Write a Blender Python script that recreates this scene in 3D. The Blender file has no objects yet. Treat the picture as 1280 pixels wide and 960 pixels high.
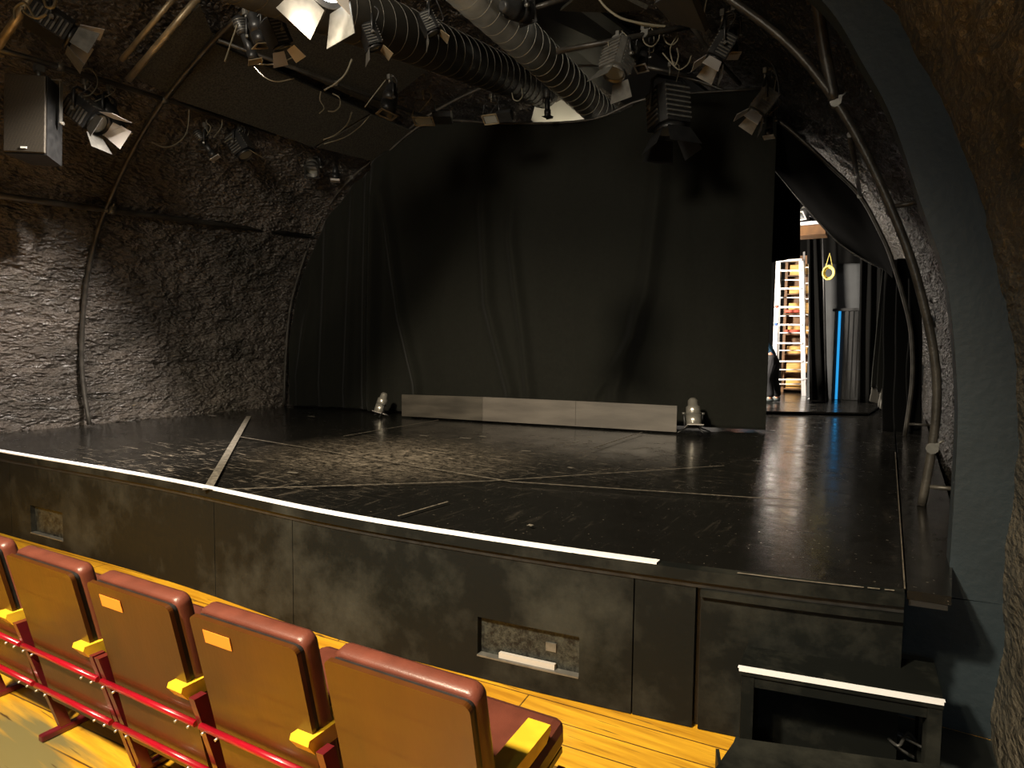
import bpy, bmesh, math, random
from math import radians, degrees, sin, cos, pi, atan, sqrt
from mathutils import Vector, Matrix, noise
random.seed(7)
sc = bpy.context.scene
COL = sc.collection
# ------------------------------------------------------------------ camera, world, lights, exposure
F = 780.0; EYE = 1.63; HS = 0.704; RH = .025            # focal length in px of 1280, eye height, stage height
YAW, PITCH, ROLL = atan(470/F), atan(50/F), radians(.6)
CAM = Vector((0, 0, EYE))
fw = Vector((-sin(YAW)*cos(PITCH), cos(YAW)*cos(PITCH), -sin(PITCH)))
rt0 = Vector((cos(YAW), sin(YAW), 0)); up0 = rt0.cross(fw)
rt = rt0*cos(ROLL)+up0*sin(ROLL); upv = up0*cos(ROLL)-rt0*sin(ROLL)
cd = bpy.data.cameras.new('camera'); cam = bpy.data.objects.new('camera', cd); COL.objects.link(cam)
cd.sensor_width = 36; cd.lens = 36*F/1280; cd.clip_start = .02; cd.clip_end = 100
cam.matrix_world = Matrix(((rt.x, upv.x, -fw.x, CAM.x), (rt.y, upv.y, -fw.y, CAM.y), (rt.z, upv.z, -fw.z, CAM.z), (0, 0, 0, 1)))
sc.camera = cam
sc.view_settings.view_transform = 'Standard'; sc.view_settings.look = 'None'
sc.view_settings.exposure = 0.0; sc.view_settings.gamma = 1; sc.view_settings.use_curve_mapping = False
w = bpy.data.worlds.new('world'); sc.world = w; w.use_nodes = True
w.node_tree.nodes['Background'].inputs[0].default_value = (.8, .9, 1, 1)
w.node_tree.nodes['Background'].inputs[1].default_value = .0

def spot(name, loc, tgt, energy, size=60, blend=.5, col=(1, .86, .66), radius=.06):
    l = bpy.data.lights.new(name, 'SPOT'); l.energy = energy; l.spot_size = radians(size); l.spot_blend = blend
    l.color = col; l.shadow_soft_size = radius
    o = bpy.data.objects.new(name, l); COL.objects.link(o); o.location = loc
    o.rotation_euler = (Vector(tgt)-Vector(loc)).to_track_quat('-Z', 'Y').to_euler(); return o
def area(name, loc, tgt, energy, sx, sy, col):
    l = bpy.data.lights.new(name, 'AREA'); l.energy = energy; l.shape = 'RECTANGLE'; l.size = sx; l.size_y = sy; l.color = col
    o = bpy.data.objects.new(name, l); COL.objects.link(o); o.location = loc
    o.rotation_euler = (Vector(tgt)-Vector(loc)).to_track_quat('-Z', 'Y').to_euler(); return o
WARM = (1, .85, .62)
spot('house_light_left', (-4.3, 3.2, 4.3), (-7.0, 2.1, -.2), 1500, 68, .55, (1, .90, .80), .06)
spot('house_light_centre', (-1.9, -1.4, 4.3), (-3.0, 3.2, -.9), 2300, 82, .55, WARM, .15)
spot('house_light_stage', (-2.2, -0.9, 4.3), (-4.0, 6.3, .9), 1150, 74, .7, (1, .89, .72), .6)
spot('house_light_seats', (-1.2, -1.2, 3.9), (-1.9, 1.9, 0), 340, 75, .6, (1, .80, .5), .1)
spot('work_light_right', (-.1, -2.7, 2.35), (.4, 3.4, 1.0), 60, 52, .9, (.68, .86, 1), .12)
area('house_fill', (-2.0, -1.5, 3.6), (-2.8, 4.2, 3.4), 20, 2.0, 1.0, (1, .93, .74))

# ------------------------------------------------------------------ from a direction of sight to a place in the hall
def ray(x, y): return fw*F+rt*(x-640)-upv*(y-480)
def gz(x, y, z): d = ray(x, y); return CAM+d*((z-EYE)/d.z)
def gy(x, y, Y): d = ray(x, y); return CAM+d*(Y/d.y)
def at(x, y, dep): return CAM+ray(x, y)*(dep/F)
def gpl(x, y, a, b):
    n = Vector((-(b-a).y, (b-a).x, 0)); d = ray(x, y); return CAM+d*(((a-CAM).dot(n))/d.dot(n))
XC, ZC, RR = -3.56, 1.07, 4.04               # the tunnel vault: axis along Y
def gcyl(x, y, R):
    d = ray(x, y); ox, oz = CAM.x-XC, CAM.z-ZC
    A = d.x**2+d.z**2; B = 2*(ox*d.x+oz*d.z); Cc = ox*ox+oz*oz-R*R
    t = (-B+sqrt(max(B*B-4*A*Cc, 0)))/(2*A); return CAM+d*t

# ------------------------------------------------------------------ materials
def mat(name, base, rough=.5, metal=0, var=0, vscale=6, bump=0, bscale=40, spec=.5, coat=0, sheen=0, stretch=(1, 1, 1), col2=None, emit=None, es=0, detail=6):
    m = bpy.data.materials.new(name); m.use_nodes = True; nt = m.node_tree; N = nt.nodes; L = nt.links
    b = N['Principled BSDF']
    b.inputs['Base Color'].default_value = (*base, 1); b.inputs['Roughness'].default_value = rough
    b.inputs['Metallic'].default_value = metal; b.inputs['Specular IOR Level'].default_value = spec
    b.inputs['Coat Weight'].default_value = coat; b.inputs['Sheen Weight'].default_value = sheen
    tc = N.new('ShaderNodeTexCoord'); mp = N.new('ShaderNodeMapping'); mp.inputs['Scale'].default_value = stretch
    L.new(tc.outputs['Object'], mp.inputs[0])
    if var or col2:
        n = N.new('ShaderNodeTexNoise'); n.inputs['Scale'].default_value = vscale; n.inputs['Detail'].default_value = detail
        L.new(mp.outputs[0], n.inputs[0])
        r = N.new('ShaderNodeValToRGB'); r.color_ramp.elements[0].position = .35; r.color_ramp.elements[1].position = .65
        c2 = col2 or tuple(c*(1+var) for c in base); c1 = base if col2 else tuple(c*(1-var) for c in base)
        r.color_ramp.elements[0].color = (*c1, 1); r.color_ramp.elements[1].color = (*c2, 1)
        L.new(n.outputs['Fac'], r.inputs[0]); L.new(r.outputs[0], b.inputs['Base Color'])
    if bump:
        n2 = N.new('ShaderNodeTexNoise'); n2.inputs['Scale'].default_value = bscale; n2.inputs['Detail'].default_value = 5
        L.new(mp.outputs[0], n2.inputs[0]); bp = N.new('ShaderNodeBump'); bp.inputs['Strength'].default_value = bump; bp.inputs['Distance'].default_value = .02
        L.new(n2.outputs['Fac'], bp.inputs['Height']); L.new(bp.outputs[0], b.inputs['Normal'])
    if emit:
        b.inputs['Emission Color'].default_value = (*emit, 1); b.inputs['Emission Strength'].default_value = es
    return m
M = {}
M['pipe'] = mat('pipe_paint', (.05, .045, .038), .38, .3, .35, 9, .15, 60)
M['pipe_bare'] = mat('pipe_bare', (.34, .27, .17), .4, .5, .3, 8, .1, 50)
M['black'] = mat('black_paint', (.012, .012, .012), .45, 0, .3, 12)
M['blackm'] = mat('black_metal', (.02, .02, .02), .4, .2, .3, 20)
M['greym'] = mat('grey_metal', (.16, .155, .14), .4, .5, .2, 20)
M['steel'] = mat('bright_steel', (.6, .57, .5), .3, .8)
M['gelframe'] = mat('gel_frame', (.45, .42, .39), .5, 0)
M['alu'] = mat('aluminium', (.75, .74, .74), .35, .6)
M['duct'] = mat('galvanised_duct', (.22, .225, .21), .42, .7, .25, 5)
M['shaded_rib'] = mat('duct_rib_in_shade', (.09, .085, .07), .5, .2)  # rib colour darkened to paint in the shade on the large duct
M['shaded_duct'] = mat('duct_in_shade', (.045, .042, .035), .5, .3, .25, 5)  # darker copy of the duct metal, with the ceiling shade in its colour
M['rib'] = mat('duct_rib', (.42, .42, .38), .45, .4)
M['drape'] = mat('black_drape', (.0088, .0090, .0066), .85, 0, .12, 30, .06, 300, .15, 0, .05)
M['serge'] = mat('black_serge', (.0035, .0035, .0033), .95, 0, 0, 10, 0, 10, .05)
M['panel'] = mat('acoustic_panel', (.05, .047, .038), .9, 0, .35, 60, .3, 120, .2)
M['white'] = mat('white_edge', (.80, .80, .84), .5)
M['tape'] = mat('worn_tape', (.13, .115, .092), .6, 0, .4, 30)
M['yellow'] = mat('yellow_arm', (.80, .50, .03), .35, 0, .12, 10, .05, 30, .5, .3)
M['red'] = mat('red_enamel', (.30, .004, .014), .28, 0, .1, 10, 0, 10, .5, .5)
M['darkred'] = mat('dark_red_enamel', (.10, .008, .012), .3, 0, .2, 10, 0, 10, .5, .4)
M['vinyl'] = mat('brown_vinyl', (.12, .034, .021), .38, 0, .15, 14, .08, 200, .5)
M['backwood'] = mat('varnished_board', (.066, .0195, .0010), .42, 0, .22, 5, .03, 80, .5, .25, 0, (1, 1, .25))
M['orange'] = mat('orange_tag', (.85, .28, .03), .5)
M['cable'] = mat('grey_cable', (.19, .17, .12), .5)
M['blackcable'] = mat('black_cable', (.03, .03, .03), .5)
M['board'] = mat('sheet_board', (.095, .083, .07), .42, .1, .22, 3, .04, 30, .5, 0, 0, (.6, 1, 3))
M['board_dark'] = mat('sheet_board_dark', (.055, .048, .038), .4, .1, .35, 3, .04, 30, .5, 0, 0, (.6, 1, 3))
M['floorgrey'] = mat('grey_floor_covering', (.012, .016, .016), .6, 0, .3, 5)
M['greywall'] = mat('painted_plaster', (.010, .0185, .0245), .6, 0, .12, 3, .12, 30)
M['backgrey'] = mat('backstage_wall', (.04, .043, .045), .8, 0, .1, 5)
M['wood'] = mat('pine_wood', (.62, .36, .10), .6, 0, .25, 8, 0, 10, .4, 0, 0, (1, 1, 6))
M['brown'] = mat('brown_wood', (.14, .065, .02), .6, 0, .3, 8)
M['blue'] = mat('blue_panel', (.02, .28, .62), .5)
M['denim'] = mat('dark_blue_cloth', (.01, .06, .12), .8, 0, .3, 14)
M['trouser'] = mat('black_trouser', (.01, .01, .012), .85)
M['shoe'] = mat('grey_shoe', (.12, .14, .14), .5)
M['skin'] = mat('skin', (.55, .26, .16), .5)
M['redcap'] = mat('red_knit', (.55, .07, .02), .8)
M['redplastic'] = mat('red_plastic', (.6, .07, .03), .5)
M['blueplastic'] = mat('blue_plastic', (.03, .12, .5), .4)
M['lampglow'] = mat('lamp_glow', (.9, .95, 1), .3, emit=(.75, .9, 1), es=7)
M['lens'] = mat('lamp_lens', (.25, .25, .22), .08, 0)
M['badge'] = mat('white_badge', (.85, .85, .8), .4)
M['yrope'] = mat('yellow_rope', (.75, .62, .15), .6)
M['dustcloth'] = mat('grey_cloth', (.09, .085, .075), .9)

def rock_mat(name, c1, c2, rough, bump):
    m = bpy.data.materials.new(name); m.use_nodes = True; nt = m.node_tree; N = nt.nodes; L = nt.links; b = N['Principled BSDF']
    tc = N.new('ShaderNodeTexCoord')
    mp = N.new('ShaderNodeMapping'); mp.inputs['Scale'].default_value = (1, .75, 1.5); L.new(tc.outputs['Object'], mp.inputs[0])
    n = N.new('ShaderNodeTexNoise'); n.inputs['Scale'].default_value = 1.7; n.inputs['Detail'].default_value = 8; n.inputs['Roughness'].default_value = .65; L.new(mp.outputs[0], n.inputs[0])
    r = N.new('ShaderNodeValToRGB'); r.color_ramp.elements[0].position = .35; r.color_ramp.elements[1].position = .68
    r.color_ramp.elements[0].color = (*c1, 1); r.color_ramp.elements[1].color = (*c2, 1); L.new(n.outputs['Fac'], r.inputs[0])
    # small lime spots where the paint has come off
    v = N.new('ShaderNodeTexNoise'); v.inputs['Scale'].default_value = 22; v.inputs['Detail'].default_value = 3; L.new(mp.outputs[0], v.inputs[0])
    rv = N.new('ShaderNodeValToRGB'); rv.color_ramp.elements[0].position = .70; rv.color_ramp.elements[1].position = .76; L.new(v.outputs['Fac'], rv.inputs[0])
    mx = N.new('ShaderNodeMixRGB'); mx.inputs[2].default_value = (.22, .17, .10, 1); L.new(rv.outputs[0], mx.inputs[0]); L.new(r.outputs[0], mx.inputs[1]); L.new(mx.outputs[0], b.inputs['Base Color'])
    b.inputs['Roughness'].default_value = rough
    n1 = N.new('ShaderNodeTexNoise'); n1.inputs['Scale'].default_value = 8; n1.inputs['Detail'].default_value = 5; n1.inputs['Roughness'].default_value = .6; L.new(mp.outputs[0], n1.inputs[0])
    n2 = N.new('ShaderNodeTexVoronoi'); n2.inputs['Scale'].default_value = 24; L.new(mp.outputs[0], n2.inputs[0])
    ad = N.new('ShaderNodeMath'); ad.operation = 'MULTIPLY_ADD'; ad.inputs[1].default_value = .22; L.new(n2.outputs['Distance'], ad.inputs[0]); L.new(n1.outputs['Fac'], ad.inputs[2])
    bp = N.new('ShaderNodeBump'); bp.inputs['Strength'].default_value = bump; bp.inputs['Distance'].default_value = .16; b.inputs['Specular IOR Level'].default_value = .8
    L.new(ad.outputs[0], bp.inputs['Height']); L.new(bp.outputs[0], b.inputs['Normal'])
    return m
M['rock'] = rock_mat('painted_rock', (.04, .034, .027), (.13, .108, .09), .33, 1.0)
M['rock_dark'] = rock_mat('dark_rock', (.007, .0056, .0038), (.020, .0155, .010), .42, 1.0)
M['rock_front'] = rock_mat('brown_rock', (.042, .038, .028), (.115, .098, .072), .42, .6)

def stage_mat():
    m = bpy.data.materials.new('stage_floor'); m.use_nodes = True; nt = m.node_tree; N = nt.nodes; L = nt.links; b = N['Principled BSDF']
    tc = N.new('ShaderNodeTexCoord')
    def nz(s, d, st=(1, 1, 1), rot=0, ro=.6, dist=0):
        mp = N.new('ShaderNodeMapping'); mp.inputs['Scale'].default_value = st; mp.inputs['Rotation'].default_value = (0, 0, rot); L.new(tc.outputs['Object'], mp.inputs[0])
        n = N.new('ShaderNodeTexNoise'); n.inputs['Scale'].default_value = s; n.inputs['Detail'].default_value = d; n.inputs['Roughness'].default_value = ro; n.inputs['Distortion'].default_value = dist; L.new(mp.outputs[0], n.inputs[0]); return n.outputs['Fac']
    def ramp(f, a, c):
        r = N.new('ShaderNodeMapRange'); r.inputs[1].default_value = a; r.inputs[2].default_value = c; L.new(f, r.inputs[0]); return r.outputs[0]
    def mul(a, c):
        k = N.new('ShaderNodeMath'); k.operation = 'MULTIPLY'; L.new(a, k.inputs[0])
        if isinstance(c, float): k.inputs[1].default_value = c
        else: L.new(c, k.inputs[1])
        return k.outputs[0]
    def add(a, c):
        k = N.new('ShaderNodeMath'); k.operation = 'ADD'; k.use_clamp = True; L.new(a, k.inputs[0]); L.new(c, k.inputs[1]); return k.outputs[0]
    # worn chalky patch of the dance area: distance from its centre, broken by noise
    def blob(cx, cy, rx, ry):
        mp = N.new('ShaderNodeMapping'); mp.inputs['Location'].default_value = (-(cx+3.5)/rx, -(cy-2.6)/ry, 0); mp.inputs['Scale'].default_value = (1/rx, 1/ry, 0)
        L.new(tc.outputs['Object'], mp.inputs[0]); ln = N.new('ShaderNodeVectorMath'); ln.operation = 'LENGTH'; L.new(mp.outputs[0], ln.inputs[0])
        return ramp(ln.outputs['Value'], 1.0, .15)
    fine = ramp(nz(30, 7, (.7, 1, 1), .5, .75), .40, .70); strk = ramp(nz(16, 5, (.25, 1.6, 1), .35, .7, 1.2), .56, .66); strk2 = ramp(nz(13, 5, (1.6, .22, 1), .2, .7, .8), .58, .68)
    c1 = gz(488, 566, HS); c2 = gz(240, 575, HS); c3 = gz(640, 560, HS)
    A = mul(blob(c1.x, c1.y, 1.35, 1.15), add(mul(fine, 1.0), mul(strk, .5)))
    B = mul(add(blob(c2.x, c2.y, 2.2, 1.1), mul(blob(c3.x, c3.y, 2.4, 1.6), .8)), add(mul(strk, .6), mul(strk2, .35)))
    Cc = mul(ramp(nz(50, 3, (1, 1, 1), 0, .5), .69, .74), .28)
    D = mul(strk2, .05)
    tot = add(add(A, B), add(Cc, D))
    mx = N.new('ShaderNodeMixRGB'); mx.inputs[1].default_value = (.0065, .0062, .0055, 1); mx.inputs[2].default_value = (.30, .25, .19, 1); L.new(tot, mx.inputs[0]); L.new(mx.outputs[0], b.inputs['Base Color'])
    rr = N.new('ShaderNodeMapRange'); rr.inputs[3].default_value = .13; rr.inputs[4].default_value = .30; rr.inputs[1].default_value = .35; rr.inputs[2].default_value = .7; L.new(nz(5, 6, (1, 1, 1), 0, .7), rr.inputs[0])
    ra = add(rr.outputs[0], mul(tot, .35)); L.new(ra, b.inputs['Roughness'])
    bp = N.new('ShaderNodeBump'); bp.inputs['Strength'].default_value = .12; bp.inputs['Distance'].default_value = .01; L.new(nz(9, 4), bp.inputs['Height']); L.new(bp.outputs[0], b.inputs['Normal'])
    b.inputs['Specular IOR Level'].default_value = .5
    return m
M['stage'] = stage_mat()

def front_mat():
    m = mat('front_panel_paint', (.030, .027, .022), .6, 0, 0, 4, .05, 30, .22)
    nt = m.node_tree; N = nt.nodes; L = nt.links; b = N['Principled BSDF']; tc = N.new('ShaderNodeTexCoord')
    n = N.new('ShaderNodeTexNoise'); n.inputs['Scale'].default_value = 1.4; n.inputs['Detail'].default_value = 8; n.inputs['Roughness'].default_value = .7; L.new(tc.outputs['Object'], n.inputs[0])
    r = N.new('ShaderNodeValToRGB'); r.color_ramp.elements[0].position = .48; r.color_ramp.elements[1].position = .74
    r.color_ramp.elements[0].color = (.0032, .0040, .0034, 1); r.color_ramp.elements[1].color = (.036, .036, .029, 1); L.new(n.outputs['Fac'], r.inputs[0]); L.new(r.outputs[0], b.inputs['Base Color'])
    return m
M['front'] = front_mat()

def plank_mat():
    m = bpy.data.materials.new('floor_planks'); m.use_nodes = True; nt = m.node_tree; N = nt.nodes; L = nt.links; b = N['Principled BSDF']
    tc = N.new('ShaderNodeTexCoord'); mp = N.new('ShaderNodeMapping'); mp.inputs['Rotation'].default_value = (0, 0, radians(-5)); L.new(tc.outputs['Object'], mp.inputs[0])
    br = N.new('ShaderNodeTexBrick'); br.inputs['Scale'].default_value = 1; br.inputs['Brick Width'].default_value = 2.3; br.inputs['Row Height'].default_value = .135; br.inputs['Mortar Size'].default_value = .0035
    br.inputs['Color1'].default_value = (.78, .42, .03, 1); br.inputs['Color2'].default_value = (.68, .33, .02, 1); br.inputs['Mortar'].default_value = (.12, .05, .01, 1); L.new(mp.outputs[0], br.inputs[0])
    mp2 = N.new('ShaderNodeMapping'); mp2.inputs['Scale'].default_value = (.5, 7, 1); mp2.inputs['Rotation'].default_value = (0, 0, radians(-5)); L.new(tc.outputs['Object'], mp2.inputs[0])
    n = N.new('ShaderNodeTexNoise'); n.inputs['Scale'].default_value = 2.6; n.inputs['Detail'].default_value = 8; n.inputs['Roughness'].default_value = .7; L.new(mp2.outputs[0], n.inputs[0])
    r = N.new('ShaderNodeValToRGB'); r.color_ramp.elements[0].position = .35; r.color_ramp.elements[0].color = (.5, .42, .3, 1); r.color_ramp.elements[1].position = .68; r.color_ramp.elements[1].color = (1.15, 1.25, 1.2, 1); L.new(n.outputs['Fac'], r.inputs[0])
    mx = N.new('ShaderNodeMixRGB'); mx.blend_type = 'MULTIPLY'; mx.inputs[0].default_value = .8; L.new(br.outputs[0], mx.inputs[1]); L.new(r.outputs[0], mx.inputs[2])
    # worn-through grey area behind the seats
    n3 = N.new('ShaderNodeTexNoise'); n3.inputs['Scale'].default_value = 3; n3.inputs['Detail'].default_value = 7; L.new(mp2.outputs[0], n3.inputs[0])
    mp3 = N.new('ShaderNodeMapping'); mp3.inputs['Location'].default_value = (2.9/.9, -.75/.5, 0); mp3.inputs['Scale'].default_value = (1/.9, 1/.5, 0); L.new(tc.outputs['Object'], mp3.inputs[0])
    ln = N.new('ShaderNodeVectorMath'); ln.operation = 'LENGTH'; L.new(mp3.outputs[0], ln.inputs[0])
    s = N.new('ShaderNodeMath'); s.operation = 'SUBTRACT'; s.inputs[0].default_value = 1.22; L.new(ln.outputs['Value'], s.inputs[1])
    a = N.new('ShaderNodeMath'); a.operation = 'MULTIPLY_ADD'; a.inputs[1].default_value = 1.0; L.new(s.outputs[0], a.inputs[0]); L.new(n3.outputs['Fac'], a.inputs[2])
    mr = N.new('ShaderNodeMapRange'); mr.inputs[1].default_value = .74; mr.inputs[2].default_value = 1.05; L.new(a.outputs[0], mr.inputs[0])
    mg = N.new('ShaderNodeMixRGB'); mg.inputs[2].default_value = (.17, .14, .055, 1); L.new(mr.outputs[0], mg.inputs[0]); L.new(mx.outputs[0], mg.inputs[1])
    # dark scuffs
    n4 = N.new('ShaderNodeTexNoise'); n4.inputs['Scale'].default_value = 5; n4.inputs['Detail'].default_value = 4; L.new(mp2.outputs[0], n4.inputs[0])
    m4 = N.new('ShaderNodeMapRange'); m4.inputs[1].default_value = .64; m4.inputs[2].default_value = .70; L.new(n4.outputs['Fac'], m4.inputs[0])
    md = N.new('ShaderNodeMixRGB'); md.inputs[2].default_value = (.07, .04, .015, 1); L.new(m4.outputs[0], md.inputs[0]); L.new(mg.outputs[0], md.inputs[1]); L.new(md.outputs[0], b.inputs['Base Color'])
    b.inputs['Roughness'].default_value = .33; b.inputs['Coat Weight'].default_value = .2
    return m
M['planks'] = plank_mat()

def mesh_mat():
    m = mat('wire_mesh', (.05, .055, .05), .5, .3); nt = m.node_tree; N = nt.nodes; L = nt.links; b = N['Principled BSDF']
    tc = N.new('ShaderNodeTexCoord'); v = N.new('ShaderNodeTexNoise'); v.inputs['Scale'].default_value = 26; v.inputs['Detail'].default_value = 8; v.inputs['Roughness'].default_value = .85; L.new(tc.outputs['Object'], v.inputs[0])
    r = N.new('ShaderNodeValToRGB'); r.color_ramp.elements[0].position = .42; r.color_ramp.elements[0].color = (.004, .004, .004, 1); r.color_ramp.elements[1].position = .62; r.color_ramp.elements[1].color = (.06, .065, .055, 1)
    L.new(v.outputs['Fac'], r.inputs[0]); L.new(r.outputs[0], b.inputs['Base Color']); return m
M['mesh'] = mesh_mat()
def grille_mat():
    m = mat('speaker_grille', (.07, .06, .045), .5, .3); nt = m.node_tree; N = nt.nodes; L = nt.links; b = N['Principled BSDF']
    tc = N.new('ShaderNodeTexCoord'); v = N.new('ShaderNodeTexVoronoi'); v.inputs['Scale'].default_value = 210; v.inputs['Randomness'].default_value = .15; L.new(tc.outputs['Object'], v.inputs[0])
    r = N.new('ShaderNodeValToRGB'); r.color_ramp.elements[0].position = .3; r.color_ramp.elements[0].color = (.014, .012, .009, 1); r.color_ramp.elements[1].position = .5; r.color_ramp.elements[1].color = (.075, .064, .048, 1)
    L.new(v.outputs['Distance'], r.inputs[0]); L.new(r.outputs[0], b.inputs['Base Color']); return m
M['grille'] = grille_mat()

# ------------------------------------------------------------------ mesh helpers
class MB:
    def __init__(s, mats): s.bm = bmesh.new(); s.mats = mats if isinstance(mats, list) else [mats]; s.mi = 0
    def _f(s, vs, sm=False):
        try: f = s.bm.faces.new(vs)
        except ValueError: return None
        f.material_index = s.mi; f.smooth = sm; return f
    def box(s, c, size, R=None, bev=0):
        c = Vector(c); R = R or Matrix.Identity(3); g = bmesh.new(); bmesh.ops.create_cube(g, size=1)
        for v in g.verts: v.co = Vector((v.co.x*size[0], v.co.y*size[1], v.co.z*size[2]))
        if bev: bmesh.ops.bevel(g, geom=g.edges[:], offset=bev, segments=2, affect='EDGES', profile=.5)
        mp = {v: s.bm.verts.new(c+R@v.co) for v in g.verts}
        for f in g.faces: s._f([mp[v] for v in f.verts], False)
        g.free(); return s
    def tube(s, pts, r, n=10, cap=True, closed=False):
        pts = [Vector(p) for p in pts]; rings = []; prev = None
        for i, p in enumerate(pts):
            a = pts[i-1] if (i > 0 or closed) else p; b = pts[(i+1) % len(pts)] if (i < len(pts)-1 or closed) else p
            t = (b-a).normalized() if (b-a).length > 1e-9 else Vector((0, 0, 1))
            if prev is None: u = t.orthogonal().normalized()
            else:
                u = prev-t*prev.dot(t); u = u.normalized() if u.length > 1e-6 else t.orthogonal().normalized()
            prev = u; v = t.cross(u); rad = r[i] if isinstance(r, (list, tuple)) else r
            rings.append([s.bm.verts.new(p+(u*cos(2*pi*k/n)+v*sin(2*pi*k/n))*rad) for k in range(n)])
        m = len(rings)
        for i in range(m if closed else m-1):
            A, B = rings[i], rings[(i+1) % m]
            for k in range(n): s._f([A[k], A[(k+1) % n], B[(k+1) % n], B[k]], True)
        if cap and not closed: s._f(rings[0][::-1]); s._f(rings[-1])
        return s
    def cyl(s, a, b, r, r2=None, n=20): return s.tube([a, b], [r, r if r2 is None else r2], n)
    def shell(s, a, b, r, r2, th=.006, n=24):     # an open can with walls
        a, b = Vector(a), Vector(b); t = (b-a).normalized()
        prof = [(a, r), (b, r2), (b, r2-th), (a+t*th, r-th)]
        u = t.orthogonal().normalized(); v = t.cross(u)
        rings = [[s.bm.verts.new(p+(u*cos(2*pi*k/n)+v*sin(2*pi*k/n))*q) for k in range(n)] for p, q in prof]
        for i in range(4):
            A, B = rings[i], rings[(i+1) % 4]
            if i == 3: continue
            for k in range(n): s._f([A[k], A[(k+1) % n], B[(k+1) % n], B[k]], i != 1)
        s._f(rings[0][::-1]); s._f(rings[3]); return s
    def slab(s, quad, th):                          # a flat plate of real thickness from an outline
        q = [Vector(p) for p in quad]; n = (q[1]-q[0]).cross(q[2]-q[0]).normalized()*th
        A = [s.bm.verts.new(p) for p in q]; B = [s.bm.verts.new(p+n) for p in q]
        s._f(A[::-1]); s._f(B)
        for i in range(len(q)): j = (i+1) % len(q); s._f([A[i], A[j], B[j], B[i]])
        return s
    def grid(s, fn, nu, nv, sm=True):
        V = [[s.bm.verts.new(fn(i/nu, j/nv)) for j in range(nv+1)] for i in range(nu+1)]
        for i in range(nu):
            for j in range(nv): s._f([V[i][j], V[i+1][j], V[i+1][j+1], V[i][j+1]], sm)
        return s
    def build(s, name, parent=None, solid=0, recalc=True):
        if recalc: bmesh.ops.recalc_face_normals(s.bm, faces=s.bm.faces[:])
        me = bpy.data.meshes.new(name); s.bm.to_mesh(me); s.bm.free()
        for m in s.mats: me.materials.append(M[m] if isinstance(m, str) else m)
        o = bpy.data.objects.new(name, me); COL.objects.link(o)
        if parent: o.parent = parent; o.matrix_parent_inverse = Matrix.Identity(4)
        if solid:
            md = o.modifiers.new('solid', 'SOLIDIFY'); md.thickness = solid; md.offset = 0
        return o
def tag(o, label=None, cat=None, group=None, kind=None):
    if label: o['label'] = label
    if cat: o['category'] = cat
    if group: o['group'] = group
    if kind: o['kind'] = kind
    return o
def empty(name, loc, label, cat, group=None, rz=0):
    o = bpy.data.objects.new(name, None); COL.objects.link(o); o.location = loc; o.rotation_euler = (0, 0, rz); o.empty_display_size = .1
    return tag(o, label, cat, group)
def part(mb, name, root, world=True):
    """link a mesh as a child of root; world=True: its coordinates were given in the hall's frame"""
    if world:
        mi = (Matrix.Translation(root.location) @ root.rotation_euler.to_matrix().to_4x4()).inverted()
        for v in mb.bm.verts: v.co = mi @ v.co
    return mb.build(name, root)
def smooth_curve(pts, k=6):
    P = [Vector(p) for p in pts]; P = [P[0]*2-P[1]]+P+[P[-1]*2-P[-2]]; out = []
    for i in range(1, len(P)-2):
        a, b, c, d = P[i-1:i+3]
        for j in range(k):
            t = j/k; out.append(.5*((2*b)+(c-a)*t+(2*a-5*b+4*c-d)*t*t+(3*b-a-3*c+d)*t**3))
    out.append(P[-2]); return out

# ------------------------------------------------------------------ setting: floor, vault, walls
fl = MB('planks'); fl.box((-3.5, .2, -.05), (9.4, 8.2, .1)); tag(fl.build('floor'), kind='structure')
def vault(name, y0, y1, a0, a1, ny, na, seed, amp, m, R=RR):
    mb = MB(m)
    def fn(u, v):
        y = y0+(y1-y0)*u; a = a0+(a1-a0)*v; d = Vector((cos(a), 0, sin(a)))
        p = Vector((XC, y, ZC))+d*R
        q = Vector((p.x*1.1+seed, p.y*.8, p.z*1.5))
        n1 = noise.noise(q*1.3)*.55+noise.noise(q*3.4)*.35+noise.noise(q*8)*.42+abs(noise.noise(q*15))*-.36
        crs = 0.0
        for zz, st in ((.98, .5), (1.34, .8), (1.86, .6), (2.2, .3)):     # rough quarry courses
            dz = (p.z-zz-.03*noise.noise(Vector((y*1.2, zz*5, 0)))); crs += st*math.exp(-(dz/.02)**2)*(noise.noise(Vector((y*.7, zz*9, 3)))>-.1)
        p = p+d*(-n1*amp*1.5+crs*.035)
        return p
    mb.grid(fn, ny, na); o = mb.build(name, recalc=False); tag(o, kind='structure'); return o
# angles: 0 = right side, pi = left side
vault('wall_left', -4, 14.1, radians(150), radians(197), 560, 170, 0, .055, 'rock')
vault('ceiling', -4, 14.1, radians(60), radians(150), 300, 110, 0, .055, 'rock')
vault('wall_right', 3.3, 14.1, radians(-17), radians(60), 260, 130, 0, .055, 'rock_dark')
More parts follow.
